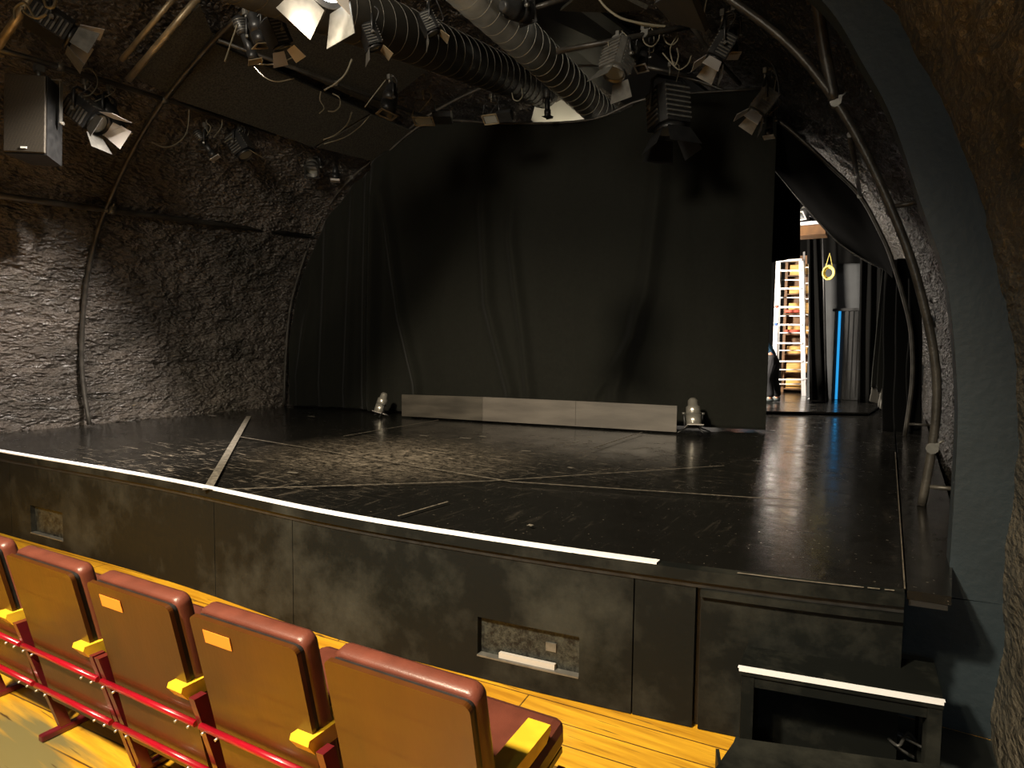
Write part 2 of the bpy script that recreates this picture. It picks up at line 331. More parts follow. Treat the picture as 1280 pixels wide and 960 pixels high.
# the auditorium side of the right wall starts at the outer edge of the plaster rib
outer = [gy(x, y, 3.19) for x, y in [(1231, 922), (1233, 863), (1244, 816), (1247, 760), (1251, 683), (1259, 626), (1264, 568), (1262, 501), (1252, 405), (1236, 330), (1214, 237), (1190, 175), (1162, 117), (1132, 62), (1098, 7)]]
outer = smooth_curve(outer+[Vector((-.45, 3.19, 3.5)), Vector((-.95, 3.19, 4.0)), Vector((-1.6, 3.19, 4.4))], 8)
inner = [gy(x, y, 3.19) for x, y in [(1184, 746), (1190, 664), (1196, 560), (1197, 500), (1192, 420), (1181, 343), (1151, 254), (1115, 148), (1080, 82), (1027, 0)]]+[Vector((-.7, 3.19, 3.6)), Vector((-1.15, 3.19, 4.0)), Vector((-1.62, 3.19, 4.34))]
inner = smooth_curve(inner, 8)
mb = MB('rock_front')
def aud(u, v):
    i = v*(len(outer)-1); k = min(int(i), len(outer)-2); p = outer[k].lerp(outer[k+1], i-k); y = 3.19-6.4*u
    ctr = Vector((XC, 3.19, ZC)); d = (p-ctr); d.y = 0; d.normalize()
    q = Vector((p.x*1.1+9, y*.8, p.z*1.5)); n1 = noise.noise(q*1.5)*.6+noise.noise(q*3.6)*.4+noise.noise(q*9)*.34+abs(noise.noise(q*17))*-.3
    sh = min(1, u*8)
    return Vector((p.x, y, p.z))+d*(.02+.10*min(1, u*3)-n1*.075*(.25+.75*sh))
mb.grid(aud, 260, 190); tag(mb.build('wall_front', recalc=False), kind='structure')
# the plaster rib
mb = MB('greywall')
lowx = gy(1100, 746, 3.19).x
ring_i = [Vector((lowx-.1, 3.19, -.02)), Vector((lowx-.1, 3.19, inner[0].z-.02))]+inner
def strip(mb, A, B, y0, y1, n=110):
    def pt(Ls, t):
        i = t*(len(Ls)-1); k = min(int(i), len(Ls)-2); return Ls[k].lerp(Ls[k+1], i-k)
    rows = []
    for j in range(n+1):
        a = pt(A, j/n); b = pt(B, j/n)+Vector((.05, 0, .02)); rows.append([mb.bm.verts.new((q.x, yy, q.z)) for q, yy in ((a, y0), (b, y0), (b, y1), (a, y1))])
    for j in range(n):
        for k in range(4): mb._f([rows[j][k], rows[j][(k+1) % 4], rows[j+1][(k+1) % 4], rows[j+1][k]])
    mb._f(rows[0]); mb._f(rows[-1][::-1])
zi = inner[0].z; ko = min(range(len(outer)), key=lambda i: abs(outer[i].z-zi))
strip(mb, [Vector((lowx-.1, 3.19, -.03)), Vector((lowx-.1, 3.19, zi-.03))], [outer[0]+Vector((0, 0, -.1)), outer[ko//2], outer[ko]], 3.19, 3.36, 20)
strip(mb, inner, outer[ko:], 3.19, 3.36)
tag(mb.build('wall_pier'), kind='structure')
# back room
mb = MB('black'); mb.box((-3.3, 14.0, 2.4), (9.4, .16, 5.6)); tag(mb.build('wall_back'), kind='structure')

# ------------------------------------------------------------------ the stage
FP = [gz(x, y, HS) for x, y in [(0, 564), (200, 598), (400, 639), (600, 672), (819, 703), (1000, 726), (1131, 740)]]
FPx = [-8.0]+[p.x for p in FP]+[.3]; FPy = [FP[0].y-.09]+[p.y for p in FP]+[FP[-1].y+.04]
_fc = smooth_curve([Vector((a, b, 0)) for a, b in zip(FPx, FPy)], 12)
def fy(x):
    for a, b in zip(_fc, _fc[1:]):
        if a.x <= x <= b.x: return a.y+(b.y-a.y)*(x-a.x)/max(b.x-a.x, 1e-6)
    return _fc[0].y if x < _fc[0].x else _fc[-1].y
XR = FP[-1].x
def curved(mb, x0, x1, yo0, yo1, z0, z1, n=None):
    n = n or max(2, int((x1-x0)/.15)); rows = []
    for i in range(n+1):
        x = x0+(x1-x0)*i/n; y = fy(x); rows.append([mb.bm.verts.new((x, y+a, b)) for a, b in ((yo0, z0), (yo1, z0), (yo1, z1), (yo0, z1))])
    for i in range(n):
        for k in range(4): mb._f([rows[i][k], rows[i+1][k], rows[i+1][(k+1) % 4], rows[i][(k+1) % 4]])
    mb._f(rows[0]); mb._f(rows[-1][::-1]); return mb
def xat(px, py, z): return gz(px, py, z).x
stage = empty('stage', (-3.5, 2.6, 0), 'black painted stage with glossy scuffed top and white front edge', 'stage')
XP = gz(1119, 560, HS).x
mb = MB('stage')                                    # the top: outline follows the curved front
xs = [-7.75+(XR+7.75)*i/50 for i in range(51)]
ring = [Vector((x, fy(x), HS-.02)) for x in xs]+[Vector((XR+.005, 13.9, HS-.02)), Vector((-7.75, 13.9, HS-.02))]
mb.slab(ring, .02); part(mb, 'stage_floor', stage)
mb = MB('black'); mb.mi = 0
curved(mb, -7.7, XR, .05, .5, .0, HS-.025); part(mb, 'substructure', stage)
xw = xat(819, 706, HS)
mb = MB('white'); curved(mb, -7.7, xw, -.012, .034, HS-.004, HS+.004); o = part(mb, 'edge_strip', stage); o['label'] = 'white edge strip'
mb = MB('front'); curved(mb, -7.7, XR, -.012, .05, HS-.055, HS-.006); part(mb, 'fascia', stage)
mb = MB('blackm'); curved(mb, -7.7, XR, .006, .05, HS-.085, HS-.056); part(mb, 'shadow_gap', stage)
for a, b in [(922, 980), (988, 1080), (1086, 1100), (1106, 1118)]:
    mb = MB('tape'); xa, xb = xat(a, 716, HS), xat(b, 733, HS)
    curved(mb, xa, xb, 0, .008, HS, HS+.0015); o = part(mb, 'tape_remnant', stage); o['label'] = 'torn white tape remnant on the edge'
# front panels, with two vent openings
J = [-7.7]+[gz(x, y, .35).x for x, y in ((5, 620), (197, 700), (345, 715), (789, 800))]
J.append(gz(866, 815, .35).x)
holes = {1: ((35, 632), (75, 677)), 3: ((597, 771), (718, 852))}
def hole_box(p):
    (x0, y0), (x1, y1) = p; a = gpl(x0, y0, Vector((-6, fy(-6), 0)), Vector((-1.5, fy(-1.5), 0))); b = gpl(x1, y1, Vector((-6, fy(-6), 0)), Vector((-1.5, fy(-1.5), 0))); return a.x, b.x, b.z, a.z
ZT = HS-.086
for i in range(len(J)-1):
    x0, x1 = J[i]+.003, J[i+1]-.003; mb = MB('front')
    if i in holes:
        hx0, hx1, hz0, hz1 = hole_box(holes[i]); hz0 -= .0; 
        curved(mb, x0, hx0, .012, .05, .004, ZT); curved(mb, hx1, x1, .012, .05, .004, ZT)
        curved(mb, hx0, hx1, .012, .05, .004, hz0); curved(mb, hx0, hx1, .012, .05, hz1, ZT)
        part(mb, 'front_panel', stage)
        g = MB('mesh'); curved(g, hx0, hx1, .044, .049, hz0, hz1); part(g, 'vent_grille', stage)
        g = MB('greym'); curved(g, hx0, hx1, .006, .044, hz0-.006, hz0+.002); part(g, 'vent_sill', stage)
        if i == 3:
            g = MB('gelframe'); curved(g, hx0+.11, hx0+.39, .018, .036, hz0+.003, hz0+.03); o = part(g, 'ledge_lath', stage); o['label'] = 'white lath lying in the vent'
            g = MB('greym'); curved(g, hx1-.17, hx1-.12, .036, .043, hz0+.08, hz0+.12); part(g, 'sticker', stage)
    else:
        curved(mb, x0, x1, .012, .05, .004, ZT); part(mb, 'front_panel', stage)
mb = MB('front'); curved(mb, J[-1]+.02, XR, .012, .05, .004, ZT-.03); curved(mb, J[-1]+.02, XR, -.012, .05, ZT-.03, ZT-.002); part(mb, 'access_flap', stage)
mb = MB('front'); mb.box((XR-.02, fy(XR)+.35, .33), (.04, .6, .62)); part(mb, 'side_panel', stage)
# deck piece on the right
mb = MB('stage'); c = [gz(1132, 737, HS), gz(1187, 745, HS), gz(1190, 660, HS), Vector((.35, 4.5, HS)), Vector((.5, 13.9, HS)), Vector((XR+.012, 13.9, HS))]
mb.slab([p+Vector((.006, 0, -.035)) for p in c], .034); part(mb, 'side_deck', stage)
mb = MB('black'); a, b = c[0], c[1]; mb.slab([a+Vector((.012, .004, -.06)), b+Vector((-.003, .004, -.06)), Vector((b.x-.003, 3.17, HS-.06)), Vector((a.x+.012, 3.17, HS-.06))], .024); part(mb, 'deck_frame', stage)
# tape and joint lines on the top
def line(name, p, q, wd, mt='tape', z=HS, lab=None):
    a, b = gz(*p, z), gz(*q, z); d = (b-a).normalized(); n = Vector((-d.y, d.x, 0))*wd/2
    mb = MB(mt); mb.slab([a-n, b-n, b+n, a+n], .0012); o = part(mb, name, stage)
    if lab: o['label'] = lab
line('tape_line', (311, 520), (259, 612), .055, lab='wide worn grey tape across the stage')
M['seam'] = mat('seam_dust', (.10, .085, .065), .6, 0, .5, 30)
for p, q, wd in [((300, 546), (640, 602), .014), ((640, 602), (1004, 626), .012), ((262, 612), (613, 601), .013), ((613, 601), (905, 582), .012), ((430, 545), (548, 525), .016), ((742, 560), (803, 540), .012), ((498, 645), (560, 627), .012), ((1119, 565), (1131, 736), .005)]:
    line('seam', p, q, wd, 'seam')
for x, y, l in [(360, 590, 12), (525, 544, 10), (575, 547, 14), (652, 563, 12), (735, 546, 5), (710, 584, 6), (385, 520, 8), (262, 519, 8), (660, 656, 6), (600, 545, 8)]:
    line('tape_scrap', (x, y), (x+l, y+1), .025, 'tape')
# low riser step backstage
mb = MB('stage'); a, b = gz(940, 516, HS), gz(1085, 518, HS); mb.slab([a, b, Vector((.15, 13.88, HS)), Vector((-3.4, 13.88, HS))], RH); part(mb, 'rear_riser', stage)
line('floor_strip', (1016, 496), (1080, 501), .05, 'white', HS+RH+.001, 'white strip on the backstage floor')
line('floor_strip', (1011, 499), (1020, 494), .05, 'white', HS+RH+.001, 'white strip on the backstage floor')

# ------------------------------------------------------------------ access steps
def step_unit(corners, h, label, hasedge, name='step_unit', wrap=.03):
    P = [gz(x, y, h) for x, y in corners]   # front-left, front-right, back-right, back-left
    P[3] = P[0]+(P[2]-P[1]); 
    root = empty(name, (P[0].x, P[0].y, .006), label, 'steps', 'black access steps')
    mb = MB('front'); mb.slab([p+Vector((0, 0, -wrap)) for p in P], wrap-.0); part(mb, 'tread', root)
    if hasedge:
        d = (P[3]-P[0]).normalized(); e = (P[1]-P[0]).normalized(); mb = MB('white')
        mb.slab([P[0]-d*.006-e*.004, P[1]-d*.006+e*.004, P[1]+d*.012+e*.004, P[0]+d*.012-e*.004], .003)
        mb.slab([P[0]-d*.006+Vector((0, 0, -.012)), P[1]-d*.006+Vector((0, 0, -.012)), P[1]-d*.001+Vector((0, 0, -.012)), P[0]-d*.001+Vector((0, 0, -.012))], .012)
        o = part(mb, 'nosing', root); o['label'] = 'white nosing strip'
    d = (P[3]-P[0]).normalized(); e = (P[1]-P[0]).normalized(); ang = math.atan2(e.y, e.x); R = Matrix.Rotation(ang, 3, 'Z')
    for k, (q, sx, sy) in enumerate(((P[0], 1, 1), (P[1], -1, 1), (P[2], -1, -1), (P[3], 1, -1))):
        c = q+e*sx*.028+d*sy*.028; mb = MB('front'); mb.box((c.x, c.y, (h-wrap+.006)/2), (.045, .045, h-wrap-.006), R); part(mb, 'leg', root)
    mb = MB('front'); c = (P[0]+P[1])/2+d*.022; mb.box((c.x, c.y, h-wrap-.022), ((P[1]-P[0]).length-.1, .025, .044), R)
    c = (P[2]+P[3])/2-d*.022; mb.box((c.x, c.y, h-wrap-.022), ((P[1]-P[0]).length-.1, .025, .044), R); part(mb, 'apron', root)
    mb = MB('front'); c = (P[0]+P[3])/2+e*.028; mb.box((c.x, c.y, (h-wrap)*.5), (.012, (P[3]-P[0]).length-.1, (h-wrap)*.96), R); part(mb, 'side_board', root)
    mb = MB('front'); c = (P[2]+P[3])/2-d*.06-e*.10; mb.box((c.x, c.y, (h-wrap)*.42), ((P[1]-P[0]).length-.3, .012, (h-wrap)*.8), R); part(mb, 'back_board', root)
    return root, P
su, SP = step_unit([(924, 834), (1180, 877), (1168, 829), (945, 797)], .40, 'black wooden step box with white nosing beside the plaster pier', True)
lo_, LP = step_unit([(860, 1010), (1165, 1060), (1180, 958), (921, 913)], .22, 'lower black wooden step box in front, without white nosing', False)

mb = MB('floorgrey'); mb.box((.12, 2.55, .003), (1.2, 1.25, .006)); tag(mb.build('floor_covering'), 'dark grey floor covering under the step boxes at the foot of the pier', 'floor covering')
# junk of cables seen through the open leg of the steps
mb = MB('blackcable'); random.seed(3); c0 = gz(1135, 950, .04)
pts = [c0+Vector((random.uniform(-.09, .09), random.uniform(-.08, .08), random.uniform(.0, .10))) for _ in range(12)]
mb.tube(smooth_curve(pts, 5), .006, 6); tag(mb.build('cable_bundle'), 'tangled black cable bundle under the right end of the step box', 'cable')

# ------------------------------------------------------------------ seats
def seat(px, py, idx, label, tagged, double, last):
    root = empty('theatre_seat', (px, py, 0), label, 'seat', 'folding theatre seats in the front row', rz=radians(3.2))
    W = .48; P_ = .535; PX0 = -.206; PX1 = .232
    # local frame: x to the right, y to the stage; back leans: y(z) = -.0 at z=.83, +.13 at z=.22
    yb = lambda z: (.83-z)*.215
    ang = math.atan(.215); Rm = Matrix.Rotation(ang, 3, 'X')
    def rp(mb, x0, x1, zb, zt, y0, y1, rr, bul=0, nseg=5):   # rounded-corner panel leaning with the back; y0..y1 offsets normal to it
        H = (zt-zb)/cos(ang); Wd = x1-x0; ol = []
        for cx, cz, a0 in ((Wd-rr, H-rr, 0), (rr, H-rr, 90), (min(rr, .01), min(rr, .01), 180), (Wd-min(rr, .01), min(rr, .01), 270)):
            r_ = rr if a0 < 180 else min(rr, .01)
            for k in range(nseg+1): a = radians(a0+90*k/nseg); ol.append((x0+cx+r_*cos(a), cz+r_*sin(a)))
        def P3(x, h, o): return Vector((x, yb(zb), zb))+Vector((0, -sin(ang)*h+cos(ang)*o, cos(ang)*h+sin(ang)*o))
        mx, mz = (x0+x1)/2, H/2; lay = []
        prof = [(0, y0, 0)]+([(0, y1, 0)] if not bul else [(0, y1-bul, 0), (bul*.3, y1-bul*.3, 0), (bul, y1, 0)])
        if bul: prof = [(bul*.6, y0, 0), (0, y0+bul*.6, 0)]+prof[1:]
        for ins, o, _ in prof: lay.append([mb.bm.verts.new(P3(mx+(x-mx)*(1-ins/(Wd/2)), mz+(h-mz)*(1-ins/(H/2)), o)) for x, h in ol])
        n = len(ol)
        for A, B in zip(lay, lay[1:]):
            for k in range(n): mb._f([A[k], A[(k+1) % n], B[(k+1) % n], B[k]], bool(bul))
        mb._f(lay[0][::-1]); mb._f(lay[-1])
    mb = MB('backwood'); rp(mb, PX0, PX1, .19, .825, -.008, .006, .022); part(mb, 'back_panel', root, False)
    mb = MB('vinyl'); rp(mb, PX0+.003, PX1+.001, .36, .831, .019, .074, .028, .014); part(mb, 'back_cushion', root, False)
    mb = MB('blackm'); rp(mb, PX0+.006, PX1-.004, .30, .818, .0062, .021, .02); part(mb, 'gap_shade', root, False)  # black sheet painting the shade in the gap behind the cushion
    mb = MB('vinyl'); mb.box((0, .36, .43), (W-.02, .42, .095), Matrix.Rotation(radians(4), 3, 'X'), .03); part(mb, 'seat_cushion', root, False)
    mb = MB('backwood'); mb.box((0, .36, .372), (W-.04, .40, .02), Matrix.Rotation(radians(4), 3, 'X')); part(mb, 'seat_board', root, False)
    for z in (.43, .25):
        y = yb(z)-.026; mb = MB('red'); mb.tube([(-P_/2+.012, y, z), (P_/2-.012, y, z)], .0105, 10); o = part(mb, 'rail', root, False)
        for x in (-P_/2+.035, -.17, .17, P_/2-.035): mb = MB('steel'); mb.cyl((x, y-.015, z-.012), (x, y-.002, z-.010), .0042, n=8); mb.build('bolt', o)
    def stand(x):
        def leg(x, name='leg'):
            mb = MB('darkred'); t = .013
            for (ya, za, yb_, zb_) in (((.83-.55)*.215+.0, .525, .20, .03),):
                mb.slab([Vector((x-t, ya-.022, za)), Vector((x-t, ya+.022, za)), Vector((x-t, yb_+.02, zb_)), Vector((x-t, yb_-.02, zb_))], -2*t)
            part(mb, name, root, False)
        leg(x-.016 if double else x)
        if double: leg(x+.022)
        mb = MB('darkred'); mb.box((x, .43, .22), (.022, .03, .4)); part(mb, 'leg', root, False)
        mb = MB('darkred'); mb.box((x, .33, .016), (.032, .44, .028), None, .006); part(mb, 'foot_bar', root, False); mb = MB('darkred'); mb.box((x, .27, .40), (.02, .34, .025)); part(mb, 'seat_bearer', root, False)
        mb = MB('yellow'); yy = .055
        prof = [(yy-.035, .545), (yy-.01, .510), (yy+.33, .515), (yy+.36, .540), (yy+.355, .556), (yy-.03, .560)]
        mb.slab([Vector((x-.022, a, b)) for a, b in prof], -.07); part(mb, 'armrest', root, False)
    stand(-P_/2)
    if last: stand(P_/2)
    if tagged:
        mb = MB('orange'); H = .60; 
        def P3(x, h, o): return Vector((x, yb(.19), .19))+Vector((0, -sin(ang)*h+cos(ang)*o, cos(ang)*h+sin(ang)*o))
        x0 = tagged; mb.slab([P3(x0, .572, -.0095), P3(x0+.115, .572, -.0095), P3(x0+.115, .615, -.0095), P3(x0, .615, -.0095)], .0012)
        o = part(mb, 'number_tag', root, False); o['label'] = 'orange blank tag'
    return root
S0 = Vector((-2.60, 1.005, 0))
labs = ['untagged brown theatre seat, the one fully in view left of the two tagged seats',
        'brown theatre seat with an orange tag, standing beside a double red leg',
        'brown theatre seat with an orange tag next to the end seat of the row',
        'brown theatre seat at the right end of the row, with two yellow armrests',
        'brown theatre seat cut by the left edge of the photo']
for i in range(-1, 4):
    p = S0+Vector((.535*i*cos(radians(3.2)), .535*i*sin(radians(3.2)), 0))
    seat(p.x, p.y, i, labs[i] if i >= 0 else labs[4], {1: -.14, 2: -.15}.get(i, 0), i == 1, i == 3)

# ------------------------------------------------------------------ hoops and rails of the pipe frame
def clampmb(mb, p, r=.03):
    p = Vector(p); mb.tube([p+Vector((0, -r, 0)), p+Vector((0, r, 0))], r*1.35, 10); mb.box(p+Vector((r*.9, 0, r*.9)), (r*.9, r*1.6, r*.9)); mb.cyl(p+Vector((r, 0, r)), p+Vector((r*2.2, 0, r*2)), r*.3, n=6)
def hoop(Lp, Rp, r, label, joints):
    a = gz(*Lp[0], HS+.0); b = gz(*Rp[-1], HS+.0)
    Lw = [gpl(x, y, a, b) for x, y in Lp]; Rw = [gpl(x, y, a, b) for x, y in Rp]
    p0, p1 = Lw[-1], Rw[0]; ax = []
    Rr = ((p0-Vector((XC, p0.y, ZC))).length+(p1-Vector((XC, p1.y, ZC))).length)/2
    a0 = math.atan2(p0.z-ZC, p0.x-XC); a1 = math.atan2(p1.z-ZC, p1.x-XC); r0 = math.hypot(p0.z-ZC, p0.x-XC); r1 = math.hypot(p1.z-ZC, p1.x-XC)
    for k in range(1, 12):
        t = k/12; q = a0+(a1-a0)*t; rad = r0+(r1-r0)*t; ax.append(Vector((XC+rad*cos(q), p0.y+(p1.y-p0.y)*t, ZC+rad*sin(q))))
    pts = Lw+ax+Rw; pts[0].z = HS+.001; pts[-1].z = HS+.001
    c = smooth_curve(pts, 5)
    root = empty('pipe_hoop', c[0], label, 'pipe', 'pipe hoops arching over the stage')
    mb = MB('pipe'); mb.tube(c, r, 12); part(mb, 'pipe', root)
    for x, y in joints:
        p = gpl(x, y, a, b); q = min(c, key=lambda v: (v-p).length); mb = MB('greym'); clampmb(mb, q, r*1.02); part(mb, 'coupler', root)
    return c
HA = hoop([(112, 531), (104, 480), (102, 430), (107, 360), (118, 305), (132, 262), (165, 190), (205, 125), (250, 70)],
          [(905, -6), (985, 55), (1045, 128), (1090, 208), (1130, 300), (1152, 370), (1167, 440), (1171, 500), (1165, 560), (1152, 632)], .024, 'thick black pipe hoop nearest the audience, arching over the stage front', [(132, 262), (205, 125), (1045, 128), (1165, 560)])
HB = hoop([(355, 506), (357, 450), (362, 390), (373, 345), (390, 296), (412, 255), (440, 222), (490, 180), (520, 155)],
          [(985, 160), (1040, 210), (1075, 245), (1100, 290), (1115, 325), (1134, 390), (1140, 430), (1140, 480), (1131, 545)], .021, 'thinner black pipe hoop at the backdrop, foot at the rear corner of the stage', [(390, 296), (440, 222), (1075, 245)])
def pipe(pts, r, mt, label, couplers=(), name='pipe', curve=False):
    pts = [Vector(p) for p in pts]
    if curve: pts = smooth_curve(pts, 6)
    mb = MB(mt); mb.tube(pts, r, 12)
    if not couplers: return tag(mb.build(name), label, 'pipe')
    root = empty(name, pts[0], label, 'pipe'); part(mb, 'tube', root)
    for p in couplers: m2 = MB('greym'); clampmb(m2, p, r*1.02); part(m2, 'coupler', root)
    return root
def onA(x, y): a, b = HA[0], HA[-1]; return gpl(x, y, a, b)
def onB(x, y): a, b = HB[0], HB[-1]; return gpl(x, y, a, b)
def ext(a, b, t): return a+(b-a)*t
A1, B1 = onA(132, 262), onB(390, 296); pipe([ext(A1, B1, -1.0), A1, B1], .032, 'pipe', 'thick horizontal pipe along the left rock wall at mid height', [ext(A1, B1, .02)], 'wall_rail')
A2, B2 = onA(205, 124), onB(436, 196); LR = ext(A2, B2, -.75)
pipe([gcyl(-60, 45, 3.75), gcyl(75, 84, 3.8), A2, B2], .024, 'pipe', 'lighting rail holding the lamps along the upper left wall', [A2, gcyl(75, 84, 3.8)], 'lighting_rail')
A3, B3 = onA(272, 50), onB(548, 152); pipe([A3, B3], .02, 'pipe', 'high black rail across the ceiling panels on the upper left', [ext(A3, B3, .45)], 'ceiling_rail')
pipe([gcyl(-14, 75, 3.78), gcyl(50, -20, 3.78)], .03, 'pipe_bare', 'dull yellowish pipe crossing the top left corner', (), 'corner_pipe')
pipe([gcyl(152, 75, 3.8), gcyl(222, -8, 3.8)], .022, 'pipe_bare', 'left pipe of the two bare tan pipes above the speaker', (), 'tan_pipe')
pipe([gcyl(160, 100, 3.72), gcyl(252, -8, 3.72)], .028, 'pipe_bare', 'right and thicker pipe of the two bare tan pipes', (), 'tan_pipe')
c1_ = at(640, 75, 5.2); c2_ = at(862, 33, 5.2)
pipe([ext(c1_, c2_, .25), c2_], .024, 'pipe', 'cross bar under the ceiling carrying the large lamp with barn doors', [at(770, 50, 5.2), at(806, 43, 5.2)], 'cross_bar')
pipe([at(655, 14, 4.6), at(720, -6, 4.6)], .02, 'pipe', 'short dark pipe above the ribbed duct at the top', [at(658, 12, 4.6)], 'ceiling_bar')
pipe([at(846, 5, 4.8), at(845+40, 62, 5.2), at(925, 105, 5.6)], .018, 'pipe', 'slanting dark pipe behind the tangle of cables', (), 'slanting_bar')
pipe([at(790, 80, 6.2), at(876, 98, 6.2)], .018, 'pipe', 'thin rear bar behind the cable tangle', (), 'rear_bar')
pipe([onA(1043, 126), onA(1030, 60), gy(1018, -20, 4.2)], .034, 'pipe', 'heavy dark strut rising from the front hoop coupler', (), 'strut', True)
pipe([onA(1062, 165)+Vector((0, .05, 0)), onB(1075, 243)], .018, 'pipe', 'thin strut joining the front hoop to the rear hoop', (), 'strut')
pipe([onA(1120, 258)-Vector((.02, 0, 0)), onA(1120, 258)+Vector((.17, .02, .02))], .014, 'pipe', 'short wall bracket at the middle of the front hoop', (), 'wall_bracket')
pipe([onA(1158, 608), onA(1158, 608)+Vector((.22, .02, 0))], .013, 'pipe', 'short wall bracket near the foot of the front hoop', (), 'wall_bracket')
pipe([onB(1135, 530), onB(1135, 530)+Vector((.22, .02, .0))], .013, 'pipe', 'short wall bracket near the foot of the rear hoop', (), 'wall_bracket')

# acoustic panels on the vault
def vpanel(q, R, label, mt='panel', th=.035):
    P = [gcyl(x, y, R) for x, y in q]; mb = MB(mt); mb.slab(P, th if ((P[1]-P[0]).cross(P[2]-P[0])).dot(Vector((XC, P[0].y, ZC))-P[0]) < 0 else -th)
    return tag(mb.build('acoustic_panel'), label, 'acoustic panel', 'acoustic panels under the vault')
vpanel([(214, 122), (268, 54), (462, 142), (392, 184)], 3.86, 'dark felt ceiling panel between the lighting rail and the high rail')
vpanel([(276, 46), (340, -25), (556, 70), (474, 136)], 3.86, 'dark felt ceiling panel above the high rail')
vpanel([(166, 96), (250, 6), (266, 44), (208, 116)], 3.86, 'dark felt ceiling panel beside the tan pipes')
vpanel([(396, 184), (464, 144), (560, 182), (520, 215)], 3.86, 'small dark ceiling panel next to the backdrop corner')
vpanel([(818, 4), (858, -16), (882, 40), (838, 28)], 3.5, 'small grey ceiling panel above the cable tangle', 'backgrey')
vpanel([(700, 14), (742, -20), (808, 12), (770, 16)], 3.7, 'grey ceiling panel at the top centre', 'panel')
vpanel([(560, -30), (690, -30), (890, 120), (780, 130)], 3.9, 'large black ceiling panel above the ribbed duct', 'black')

vp_ = [at(676, 104, 8.8), at(700, 108, 8.8), at(756, 162, 8.8), at(690, 175, 8.7), at(664, 150, 8.7)]; mb = MB('badge'); mb.slab(vp_, .03); tag(mb.build('added_bright_board'), 'white board added as a bright patch under the vault behind the top of the backdrop', 'board')  # added board, stands in for the brightly lit ceiling and duct
# ------------------------------------------------------------------ ducts
def duct(a, b, r, label, nrib, rm='rib', dm='duct'):
    root = empty('spiral_duct', a, label, 'duct', 'round ventilation ducts'); d = (b-a)
    mb = MB(dm); mb.tube([a, b], r, 40); part(mb, 'duct_tube', root)
    mb = MB(rm); u = d.normalized(); s1 = u.orthogonal().normalized(); s2 = u.cross(s1)
    Ln = d.length; n = nrib*36; pts = []
    for k in range(n+1):
        t = k/n; an = 2*pi*nrib*t; pts.append(a+d*t+(s1*cos(an)+s2*sin(an))*(r+.001))
    mb.tube(pts, .003, 5); part(mb, 'spiral_rib', root); return root
def thru(p, q, t0, t1): return p+(q-p)*t0, p+(q-p)*t1
_a, _b = thru(at(640, 36, 5.5), at(735, 126, 7.3), -.75, 1.5)
duct(_a, _b, .175, 'round ribbed grey ventilation duct at the top centre, lit at its near end', 28)
_a, _b = thru(at(365, -14, 4.1), at(665, 108, 7.7), -.6, 1.1)
duct(_a, _b, .205, 'large round ribbed duct crossing the ceiling from the top left', 44, 'shaded_rib', 'shaded_duct')

# ------------------------------------------------------------------ curtains
WB = gz(1060, 500, HS+RH).y
CA, CB = gz(357, 507, HS), gz(957, 538, HS)
cdir = (CB-CA); CL = cdir.length; cdir.normalize(); cn = Vector((cdir.y, -cdir.x, 0))     # cn: towards the audience
def cu(px, py): p = gpl(px, py, CA, CB); return (p-CA).dot(cdir), p.z
def curtain(name, u0, u1, tops, folds, label, off=0, seed=0, gath=.02, nu=420, nv=90, zb=HS+.004, dr=None):
    tp = sorted([cu(*t) for t in tops]); fo = [[(cu(x, y)) for x, y in f[0]]+[f[1], f[2]] for f in folds]
    def ztop(u):
        if u <= tp[0][0]: return tp[0][1]
        for a, b in zip(tp, tp[1:]):
            if u <= b[0]: return a[1]+(b[1]-a[1])*(u-a[0])/max(b[0]-a[0], 1e-6)
        return tp[-1][1]
    def fn(s, v):
        u = u0+(u1-u0)*s; zt = ztop(u); z = zb+(zt-zb)*v; d = 0
        for f in fo:
            pts = f[:-2]; A, wd = f[-2]*1.6, f[-1]*1.15; zs = sorted(pts, key=lambda q: q[1])
            if z <= zs[0][1]: uc = zs[0][0]; k = 1-max(0, (zs[0][1]-z))*1.2
            elif z >= zs[-1][1]: uc = zs[-1][0]; k = 1-(z-zs[-1][1])*1.4
            else:
                for a, b in zip(zs, zs[1:]):
                    if z <= b[1]: t = (z-a[1])/(b[1]-a[1]); uc = a[0]+(b[0]-a[0])*t; break
                k = 1
            d += A*max(k, 0)*math.exp(-((u-uc)/wd)**2)
        d += .05*noise.noise(Vector((u*1.1+seed, z*.25, 0)))+gath*noise.noise(Vector((u*5+seed, z*.3, 4)))+.004*noise.noise(Vector((u*9, z*7, 1)))
        return CA+cdir*u+cn*(d+off)+Vector((0, 0, z-CA.z))
    mb = MB('drape'); mb.grid(fn, nu, nv); o = mb.build(name, solid=.004, recalc=False)
    return tag(o, label, 'curtain', 'black stage curtains')
uS = cu(470, 515)[0]
curtain('stage_curtain', .02, uS+.12, [(357, 500), (357, 430), (366, 370), (392, 300), (415, 260), (442, 226), (470, 205)],
        [([(408, 300), (400, 480)], .05, .07), ([(440, 260), (430, 490)], .05, .06), ([(458, 240), (455, 490)], .05, .05), ([(385, 380), (370, 470)], .03, .05), ([(470, 260), (470, 490)], .03, .04)],
        'narrow gathered black curtain at the left rear corner of the stage', -.06, 3, .05, 160, 90)
